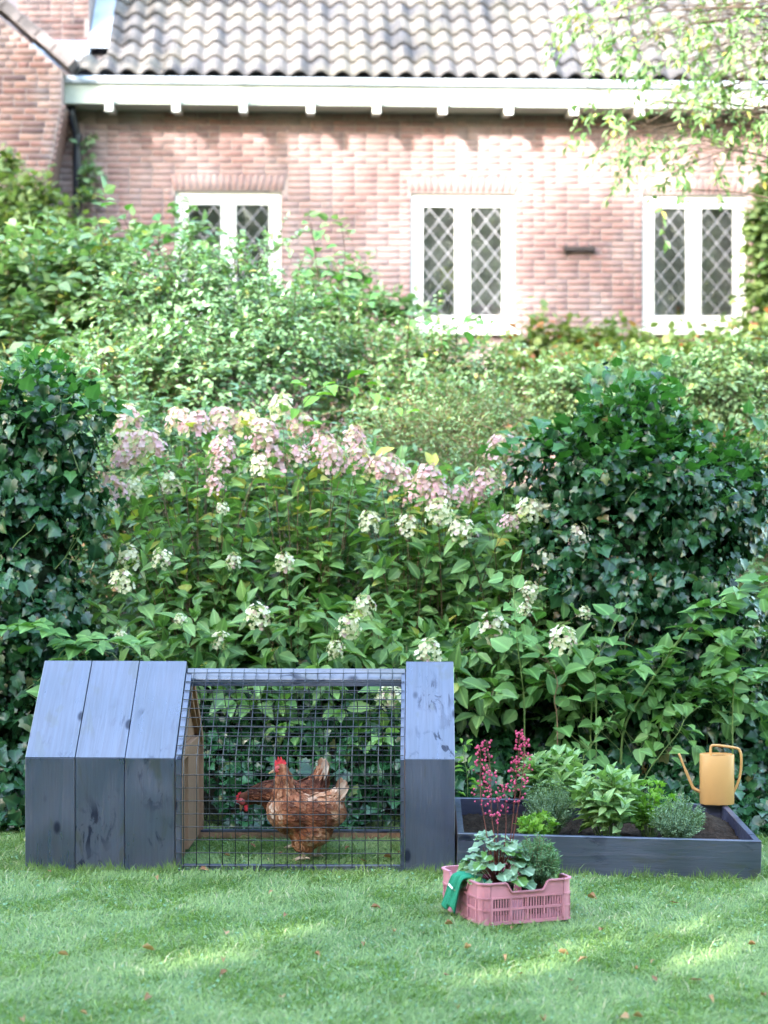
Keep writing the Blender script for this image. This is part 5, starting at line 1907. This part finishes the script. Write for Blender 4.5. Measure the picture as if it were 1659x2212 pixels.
cane('climbing_stem', 'thin green climbing stem with heart shaped leaves beside the hydrangea', [zc(388, 820), zc(375, 640), zc(350, 440), zc(335, 250), zc(325, 60)], [9.05, 9.0, 8.95, 8.93, 8.93], .09, 13, M['bramble'], M['stem_green'], T_HEART, .85, .0035, 86)
cane('climbing_stem', 'twisting pale vine with broad washed out leaves right of the coop', [zc(560, 880), zc(545, 760), zc(560, 660), zc(520, 570), zc(480, 510)], [9.0, 8.98, 8.95, 8.93, 8.9], .095, 12, M['parsley2'] if 'parsley2' in M else M['bramble'], M['stem_tan'], T_HEART, .85, .003, 87)
cane('climbing_stem', 'pale leaved stem curling up toward the right ivy stump', [zc(760, 690), zc(720, 600), zc(800, 480), zc(850, 380), zc(890, 310)], [9.0, 8.98, 8.93, 8.9, 8.88], .10, 9, M['bramble'], M['stem_green'], T_HEART, .8, .003, 88)
cane('bramble_spray', 'light green bramble spray behind the left end of the coop', [(190, 1440), (140, 1385), (80, 1355), (10, 1362)], [8.95, 8.92, 8.9, 8.88], .09, 9, M['bramble'], M['stem_green'], T_HEART, .75, .0035, 89, tri=True)
cane('bramble_spray', 'light green bramble spray rising above the coop roof on the left', [(120, 1450), (170, 1395), (230, 1385), (290, 1405)], [8.95, 8.9, 8.88, 8.86], .085, 9, M['bramble'], M['stem_green'], T_HEART, .75, .0035, 90, tri=True)
cane('arching_shoot', 'fresh green shoot arching above the hydrangea flowers', [(655, 1010), (638, 930), (660, 868), (715, 833), (790, 852), (875, 905)], [10.1, 10.05, 10.0, 9.95, 9.9, 9.9], .11, 15, M['parsley'], M['stem_green'], T_OVATE_HI, .5, .004, 91, start=.3)
cane('leafy_sprout', 'yellow green seedling beside the right end of the coop', [(1010, 1690), (1005, 1650), (1000, 1610)], [8.75, 8.74, 8.73], .055, 18, M['parsley'], M['stem_green'], T_OVATE_HI, .32, .002, 92, start=.2)

SH = 'leafy shoots rising in front of the house wall'
for i, (pp, lab) in enumerate([
    ([(675, 720), (690, 640), (682, 560), (672, 480)], 'tallest leafy shoot in front of the wall, left of the middle window'),
    ([(735, 720), (728, 640), (745, 560), (738, 490)], 'leafy shoot just right of the tallest shoot by the wall'),
    ([(775, 720), (790, 660), (800, 610)], 'short leafy shoot near the left edge of the middle window'),
    ([(440, 640), (425, 560), (405, 500), (390, 430)], 'leafy shoot crossing the left half of the left window'),
    ([(500, 640), (508, 580), (500, 540)], 'low leafy shoot under the mullion of the left window'),
    ([(560, 650), (575, 600), (600, 560)], 'leafy shoot leaning right at the left window edge'),
    ([(300, 600), (290, 530), (265, 465)], 'leafy shoot against the wall between downpipe and left window'),
    ([(230, 590), (225, 520), (205, 450)], 'leafy shoot close to the black downpipe'),
    ([(345, 600), (340, 540), (350, 480)], 'leafy shoot just left of the left window frame'),
    ([(880, 740), (905, 700), (930, 680)], 'short leafy shoot below the left half of the middle window'),
    ([(985, 760), (1000, 710), (1025, 690)], 'short leafy shoot below the right half of the middle window')]):
    cane('leafy_shoot', lab, pp, [13.0] * len(pp), .10, 12 if len(pp) == 4 else 9, M['shoot'], M['stem_brown'], T_OVATE_HI, .66, .005, 140 + i, SH, start=.2)

# ---------------- herbs in the planter
def herb(name, label, cat, base, n_stem, height, spread, L, asp, T, mat, npair, seed, singles=True, lean=.5, stemmat=None, rad=.002, group=None):
    r = np.random.default_rng(seed)
    root = thing(name, label, cat, base, 0, group)
    P, D, N = [], [], []
    A, B = [], []
    for i in range(n_stem):
        a = r.random() * 6.283; q = math.sqrt(r.random())
        tip = np.array([spread * q * math.cos(a), spread * q * math.sin(a), height * (1 - .35 * q * q) * (r.uniform(.8, 1.08) if singles else r.uniform(.55, 1.3))])
        s = tip * np.array([.25, .25, 0])
        mid = s * .5 + tip * .5 + np.array([0, 0, height * .15])
        pts = [s * (1 - t) ** 2 + 2 * mid * t * (1 - t) + tip * t * t for t in np.linspace(0, 1, 6)]
        for k in range(5):
            A.append(pts[k]); B.append(pts[k + 1])
        for k in range(npair):
            u = .25 + .75 * (k + .6) / npair
            p = s * (1 - u) ** 2 + 2 * mid * u * (1 - u) + tip * u * u
            d = norm((tip - s)[None])[0]
            sd = norm(np.cross(d, rdir(1, r)[0])[None])[0]
            for sg in (1, -1):
                P.append(p); D.append(sd * sg + d * (.5 if k < npair - 1 else 1.2) + lean * .3 * r.normal(size=3)); N.append(d + UP[0] * .5 + .4 * r.normal(size=3))
    P, D, N = np.array(P), np.array(D), np.array(N)
    Ls = L * r.uniform(.6, 1.15, len(P))
    if singles:
        single_leaves(root, (0, 0, 0), P, D, N, Ls, Ls * asp, T, name, mat, 'leaf')
    else:
        link('foliage', mesh_np('foliage', *leaf_batch(P, D, N, Ls, Ls * asp, T, r.random(len(P)))), mat, root, 'stuff')
    link('stems', mesh_np('stems', *stem_batch(np.array(A), np.array(B), rad, rad * .7)), stemmat or M['stem_green'], root, 'stuff')
    return root


def inbed(px, Y, dz=.0):
    p = W(px, 1106, Y)
    q = bedM.inverted() @ Vector((p.x, Y, .08))
    z = (bedM @ Vector((q.x, q.y, .085 + dz))).z
    return (p.x, Y, z)


basil = herb('basil_plant', 'bushy basil plant with large soft leaves in the middle of the planter', 'herb', inbed(1318, 8.0, -.03), 40, .325, .15, .068, .58, T_OVATE_HI, M['basil'], 5, 101)
MB().tube([(0, 0, -.01), (0, 0, .05)], [.04, .052], 18).build('pot', simple('green_pot', (.02, .22, .12), .5), basil, smooth=True)
herb('sage_plant', 'tall leafy herb at the back of the planter near the coop', 'herb', inbed(1200, 8.42), 40, .33, .14, .068, .46, T_OVATE_HI, M['basil'], 6, 102)
herb('thyme_bush', 'grey green thyme tuft below the tall leafy herb', 'herb', inbed(1188, 8.08), 220, .19, .12, .013, .4, T_DIAM, M['thyme'], 14, 103, False, rad=.0009, stemmat=M['stem_green'])
herb('thyme_bush', 'grey green thyme tuft at the front right of the planter', 'herb', inbed(1462, 7.94), 230, .17, .12, .013, .42, T_DIAM, M['thyme'], 13, 104, False, rad=.0009, stemmat=M['stem_green'])
herb('parsley_plant', 'bright green parsley between the basil and right thyme', 'herb', inbed(1402, 8.1), 80, .20, .11, .026, .9, T_PARS, M['parsley'], 3, 105, False, rad=.001)
herb('parsley_plant', 'low bright green parsley at the front left of the planter', 'herb', inbed(1160, 7.92), 56, .10, .085, .028, .9, T_PARS, M['parsley'], 2, 106, False, rad=.001)
# basil leaf poking over the front board
# ---------------- plants in the crate
hc_ = crM @ Vector((.122, .14, .0))
heu = thing('heuchera_plant', 'silver green coral bells with tall pink flower stalks in the crate', 'plant', (hc_.x, hc_.y, .012), 0)
r = np.random.default_rng(111)
MB().tube([(0, 0, .0), (0, 0, .1)], [.045, .06], 18).build('pot', simple('black_pot', (.02, .02, .022), .5), heu, smooth=True)
P, D, N, Ls = [], [], [], []
A, B = [], []
for i in range(78):
    a = i * 2.4 + r.normal(0, .2); q = math.sqrt((i + 1) / 78)
    rad_ = .112 * q
    z = .245 - .12 * q ** 1.8 + r.normal(0, .022)
    c = np.array([rad_ * math.cos(a), rad_ * math.sin(a) * .8, z])
    A.append(np.array([0, 0, .09])); B.append(c)
    o = np.array([math.cos(a), math.sin(a), 0])
    P.append(c); D.append(o * 1.0 + np.array([0, 0, .15 - .6 * q])); N.append(np.array([0, -.25, 1.0]) + o * .55 * q + .3 * r.normal(size=3)); Ls.append(r.uniform(.042, .068))
single_leaves(heu, (0, 0, 0), np.array(P), np.array(D), np.array(N), np.array(Ls), np.array(Ls) * 1.05, T_HEUCH, 'heuleaf', M['heuchera'], 'leaf')
link('petioles', mesh_np('petioles', *stem_batch(np.array(A), np.array(B), .0018, .0014)), M['stem_red'], heu, 'stuff')
bell = MB().ellipsoid((0, 0, 0), (.0048, .0048, .0062), 7, 5).mesh('flower', smooth=True)
hb_ = np.array([hc_.x, hc_.y, .012])


def zs3(x, y):      # close-up (origin 1150,1930, scale 4.022) -> frame
    return ((1150 + x / 4.022) * .81, (1930 + y / 4.022) * .81)


stalks = [([(600, 1230), (540, 850), (525, 600), (530, 400), (520, 235)], 420, 46), ([(690, 1330), (650, 1000), (640, 700), (630, 450), (590, 180)], 430, 48),
          ([(860, 1160), (890, 850), (915, 550), (940, 300), (955, 70)], 520, 60), ([(905, 1060), (955, 750), (985, 500), (1000, 300), (1010, 150)], 430, 44), ([(800, 1160), (800, 950), (790, 760), (760, 660)], 260, 16), ([(715, 1200), (712, 960), (720, 760)], 200, 10)]
for si, (pp, flen, nf) in enumerate(stalks):
    Ys = hb_[1] + r.uniform(-.02, .03)
    pts = [np.array(W(*zs3(*q), Ys)) - hb_ for q in pp]
    pts = [np.array([pts[0][0] * .5, pts[0][1] * .5, .1])] + pts
    sp_ = smooth_path([Vector(p) for p in pts], 5)
    st = MB().tube(sp_, list(np.linspace(.0019, .0009, len(sp_))), 6).build('flower_stalk', M['stem_red'], heu, smooth=True)
    n = len(sp_)
    pa, pb = [], []
    for k in range(nf):
        u = 1 - .62 * (k / nf) ** 1.1
        f = u * (n - 1); kk = min(int(f), n - 2)
        p = np.array(sp_[kk].lerp(sp_[kk + 1], f - kk))
        wdt = .010 + .024 * (1 - u) / .62 + .004
        q = p + norm(r.normal(size=(1, 3)) * np.array([[1, .8, .35]]))[0] * wdt * r.uniform(.6, 1.2)
        pa.append(p); pb.append(q)
        o = link('flower', bell, M['pinkbell'], st); o.location = q
        s_ = r.uniform(.5, .9); o.scale = (s_, s_, s_); o.rotation_euler = (r.normal(0, .4), r.normal(0, .4), 0)
    link('flower_stems', mesh_np('flower_stems', *stem_batch(np.array(pa), np.array(pb), .0006, .0005)), M['stem_red'], st, 'stuff')

rc_ = crM @ Vector((.258, .115, .0))
rose = herb('rosemary_bush', 'dense feathery green herb on the right side of the crate', 'herb', (rc_.x, rc_.y, .09), 300, .15, .085, .019, .22, T_DIAM, M['rosemary'], 17, 112, False, rad=.0011, stemmat=M['stem_tan'])
MB().tube([(0, 0, -.08), (0, 0, .012)], [.04, .052], 18).build('pot', M['black_in'], rose, smooth=True)
herb('thyme_bush', 'trailing thyme sprigs at the right rim of the crate', 'herb', tuple(crM @ Vector((.315, .20, .095))), 40, .10, .06, .010, .45, T_DIAM, M['thyme'], 9, 113, False, rad=.0009)

# ---------------- lawn
def lawn():
    r = np.random.default_rng(121)
    n = 330000
    y = 4.9 + (9.15 - 4.9) * r.random(n)
    hw = .193 * y + .55
    x = (r.random(n) * 2 - 1) * hw
    # keep out of boxes
    q = np.stack([x, y], 1)
    def local(o, ang):
        dx, dy = x - o[0], y - o[1]
        return dx * math.cos(ang) + dy * math.sin(ang), -dx * math.sin(ang) + dy * math.cos(ang)
    bx, by = local(B0, CY)
    out_ = ~((bx > -.01) & (bx < BL + .01) & (by > -.004) & (by < BD))
    hx_, hy_ = local(c0, CY)
    out_ &= ~((hx_ > 0) & (hx_ < .59) & (hy_ > -.004) & (hy_ < .8))
    out_ &= ~((hx_ > 1.48) & (hx_ < LEN) & (hy_ > -.004) & (hy_ < .8))
    kx, ky = local(K0, KY)
    out_ &= ~((kx > .0) & (kx < KX) & (ky > 0) & (ky < KD))
    x, y = x[out_], y[out_]
    n = len(x)
    z = gz(x, y)
    # combed, tufted field
    th = 1.2 * np.sin(5.7 * x + 3.1 * y) + 1.3 * np.sin(6.9 * y - 4.3 * x + 1) + .9 * np.sin(13.1 * x + 9.3 * y) + .9 * np.sin(11 * y - 17 * x) + r.normal(0, 1.0, n)
    clump = np.clip(.5 + .3 * np.sin(9.3 * x + 2 * np.sin(5.1 * y)) * np.sin(11.7 * y + 1.7 * np.sin(7.2 * x)) + .3 * np.sin(23 * x + 3 * np.sin(9 * y)) * np.sin(27 * y + 2 * np.sin(13 * x)), 0, 1)
    L = (.025 + .018 * clump) * r.uniform(.55, 1.35, n)
    L = np.where(r.random(n) < .05, L * 1.9, L)
    lay = np.clip(1.15 + .3 * clump + r.normal(0, .25, n), .2, 1.5)      # how flat the blade lies
    d = np.stack([np.cos(th), np.sin(th), np.zeros(n)], 1)
    s = np.stack([-np.sin(th), np.cos(th), np.zeros(n)], 1)
    w = .0015 * r.uniform(.7, 1.4, n)
    P0 = np.stack([x, y, z - .006], 1)
    a1 = lay * .55; a2 = lay * 1.15
    P1 = P0 + (d * np.sin(a1)[:, None] + UP * np.cos(a1)[:, None]) * (L * .5)[:, None]
    P2 = P1 + (d * np.sin(a2)[:, None] + UP * np.cos(a2)[:, None]) * (L * .5)[:, None]
    V = np.stack([P0 - s * w[:, None], P0 + s * w[:, None], P1 + s * w[:, None] * .85, P1 - s * w[:, None] * .85, P2], 1).reshape(-1, 3)
    tl = np.array([0, 1, 2, 3, 3, 2, 4])
    loops = (tl[None] + 5 * np.arange(n)[:, None]).ravel()
    tot = np.tile([4, 3], n)
    ti = np.clip(.42 + .16 * np.sin(2.1 * x + 1.3) * np.sin(1.7 * y) + .16 * np.sin(5.1 * x + 2 * np.sin(2.3 * y)) * np.sin(6.3 * y + 1) + .12 * clump + r.normal(0, .28, n), 0, .94)
    ti = np.where(r.random(n) < .05, .98, ti)
    at = np.zeros((n, 5, 3)); at[:, :, 0] = ti[:, None]; at[:, :, 1] = .3
    o = link('grass', mesh_np('grass', V, loops, tot, at.reshape(-1, 3)), M['grass'], None)
    tag(o, 'short soft green grass covering the lawn', 'grass', kind='stuff')
    # clover and small weeds in the turf
    k = 9000
    yy = 4.9 + 4.2 * r.random(k); xx = (r.random(k) * 2 - 1) * (.193 * yy + .5)
    ok = (np.sin(3.1 * xx + 2 * np.sin(1.7 * yy)) * np.sin(2.7 * yy + 1) + r.normal(0, .5, k) > -.1)
    ok &= ~((xx > .2) & (xx < 1.6) & (yy > 7.68)) & ~((xx > -1.45) & (xx < .3) & (yy > 7.7) & (yy < 8.6) & ((xx < -.8) | (xx > .06)))
    dx, dy = xx - K0.x, yy - K0.y
    kx, ky = dx * math.cos(KY) + dy * math.sin(KY), -dx * math.sin(KY) + dy * math.cos(KY)
    ok &= ~((kx > -.02) & (kx < KX + .02) & (ky > -.02) & (ky < KD + .02))
    xx, yy = xx[ok], yy[ok]; k = len(xx)
    P = np.stack([xx, yy, gz(xx, yy) + .010 + .008 * r.random(k)], 1)
    aa = r.random(k) * 6.283
    o = link('clover', mesh_np('clover', *leaf_batch(P, np.stack([np.cos(aa), np.sin(aa), r.normal(0, .2, k)], 1), np.array([[0, -.15, 1.0]]) + .35 * r.normal(size=(k, 3)), r.uniform(.006, .014, k), r.uniform(.005, .011, k), T_OVATE_LO, r.random(k))), M['clover'], None)
    tag(o, 'tiny clover leaves and weeds scattered through the lawn', 'clover', kind='stuff')
    # longer blades against the foot of the boards
    k = 1500
    u = r.random(k)
    xa = np.where(u < .36, r.uniform(0, .6, k), np.where(u < .5, r.uniform(.6, 1.48, k), np.where(u < .62, r.uniform(1.48, LEN, k), r.uniform(LEN, 2.86, k))))
    P = np.stack([c0.x + xa, np.full(k, c0.y) - xa * .021 - np.abs(r.normal(0, .022, k)) - .008, np.zeros(k)], 1)
    P[:, 2] = gz(P[:, 0], P[:, 1]) - .004
    cl = .5 + .5 * np.sin(17 * P[:, 0]) * np.sin(41 * P[:, 0] + 1)
    L = (.022 + .034 * cl) * r.uniform(.5, 1.4, k)
    th = r.random(k) * 6.283
    d = np.stack([np.cos(th), np.sin(th) * .4 - .2, np.zeros(k)], 1); s = np.stack([np.ones(k), np.zeros(k), np.zeros(k)], 1)
    a1 = r.uniform(.1, .5, k); a2 = a1 * 2.4
    w = np.full(k, .0015)
    P1 = P + (d * np.sin(a1)[:, None] + UP * np.cos(a1)[:, None]) * (L * .5)[:, None]
    P2 = P1 + (d * np.sin(a2)[:, None] + UP * np.cos(a2)[:, None]) * (L * .5)[:, None]
    V = np.stack([P - s * w[:, None], P + s * w[:, None], P1 + s * w[:, None] * .8, P1 - s * w[:, None] * .8, P2], 1).reshape(-1, 3)
    at = np.zeros((k, 5, 3)); at[:, :, 0] = r.uniform(.1, .8, k)[:, None]; at[:, :, 1] = .3
    loops = (tl[None] + 5 * np.arange(k)[:, None]).ravel()
    o = link('grass_tufts', mesh_np('grass_tufts', V, loops, np.tile([4, 3], k), at.reshape(-1, 3)), M['grass'], None)
    tag(o, 'longer grass blades along the foot of the coop and planter', 'grass', kind='stuff')


lawn()

# ---------------- fallen leaves
r = np.random.default_rng(131)
spots = []
for (x, y) in [(300, 427), (615, 290), (670, 405), (645, 600), (875, 605), (380, 683), (97, 700), (430, 380), (970, 325), (1600, 220), (1540, 245), (1235, 250), (1570, 390), (1630, 415), (1385, 432), (1225, 608), (1325, 592), (985, 495), (860, 58), (768, 85), (220, 68), (683, 105), (80, 25), (1180, 150), (965, 460), (1490, 90)]:
    spots.append((x / 1.62 * .81, (2280 + y / 1.62) * .81))
for (x, y) in [(525, 285), (345, 232), (210, 80), (40, 160), (300, 130), (630, 175), (800, 250), (880, 262), (955, 220), (1170, 265), (1085, 308), (1290, 285), (1315, 345), (1180, 358), (920, 348), (800, 355), (830, 400), (935, 485), (1060, 520), (1120, 515), (1420, 135), (1570, 190), (1425, 447), (1495, 190), (590, 337), (280, 350), (200, 447), (320, 495), (685, 540), (715, 440), (945, 140), (1275, 18), (1610, 15), (920, 10), (560, 140), (970, 300), (1650, 410)]:
    spots.append(((1024 + x / 1.62) * .81, (2380 + y / 1.62) * .81))
for (x, y) in [(340, 1120), (190, 1190), (480, 1072), (600, 1110), (925, 1100), (1000, 1070), (1095, 1150), (1185, 1140), (1235, 1130), (1270, 1105)]:
    spots.append(((450 + x / 2.074) * .81, (1740 + y / 2.074) * .81))
LG = 'dry leaves scattered on the lawn'
spots = [q_ for i_, q_ in enumerate(spots) if i_ % 3 != 1]
for (px, py) in spots:
    Y = F * (CAMZ - .02) / (py - 1106.0)
    x = (px - 829.5) / F * Y
    p = Vector((x, Y, float(gz(x, Y)) + .016))
    l = r.uniform(.022, .047)
    a = r.random() * 6.283
    D = np.array([[math.cos(a), math.sin(a), r.normal(0, .12)]]); N = np.array([[r.normal(0, .3), -.2 + r.normal(0, .3), 1.0]])
    q = int(r.integers(5))
    ck = ('fallen', q)
    if ck not in _single_cache:
        T = ovate([(.12, .16), (.3, .42), (.55, .5), (.8, .3), (.93, .12)], [.12, .3, .5, .2, .38][q], [-.25, .2, -.1, .3, -.35][q], .03)
        at = np.zeros((len(T[0]), 3)); at[:, 0] = q / 5 + .1; at[:, 1] = np.abs(T[0][:, 1])
        me = mesh_np('fallen_leaf', *T, at); me.materials.append(M['dry']); _single_cache[ck] = me
    o = bpy.data.objects.new('fallen_leaf', _single_cache[ck]); COL.objects.link(o)
    D = norm(D); N = norm(N - D * (N * D).sum()); Bv = np.cross(N, D)
    m = Matrix.Identity(4)
    for i in range(3):
        m[i][0] = D[0][i] * l; m[i][1] = Bv[0][i] * l * [.4, .5, .45, .6, .35][q]; m[i][2] = N[0][i] * l; m[i][3] = p[i]
    o.matrix_basis = m
    tag(o, 'small dry brown leaf fallen on the lawn', 'leaf', LG)
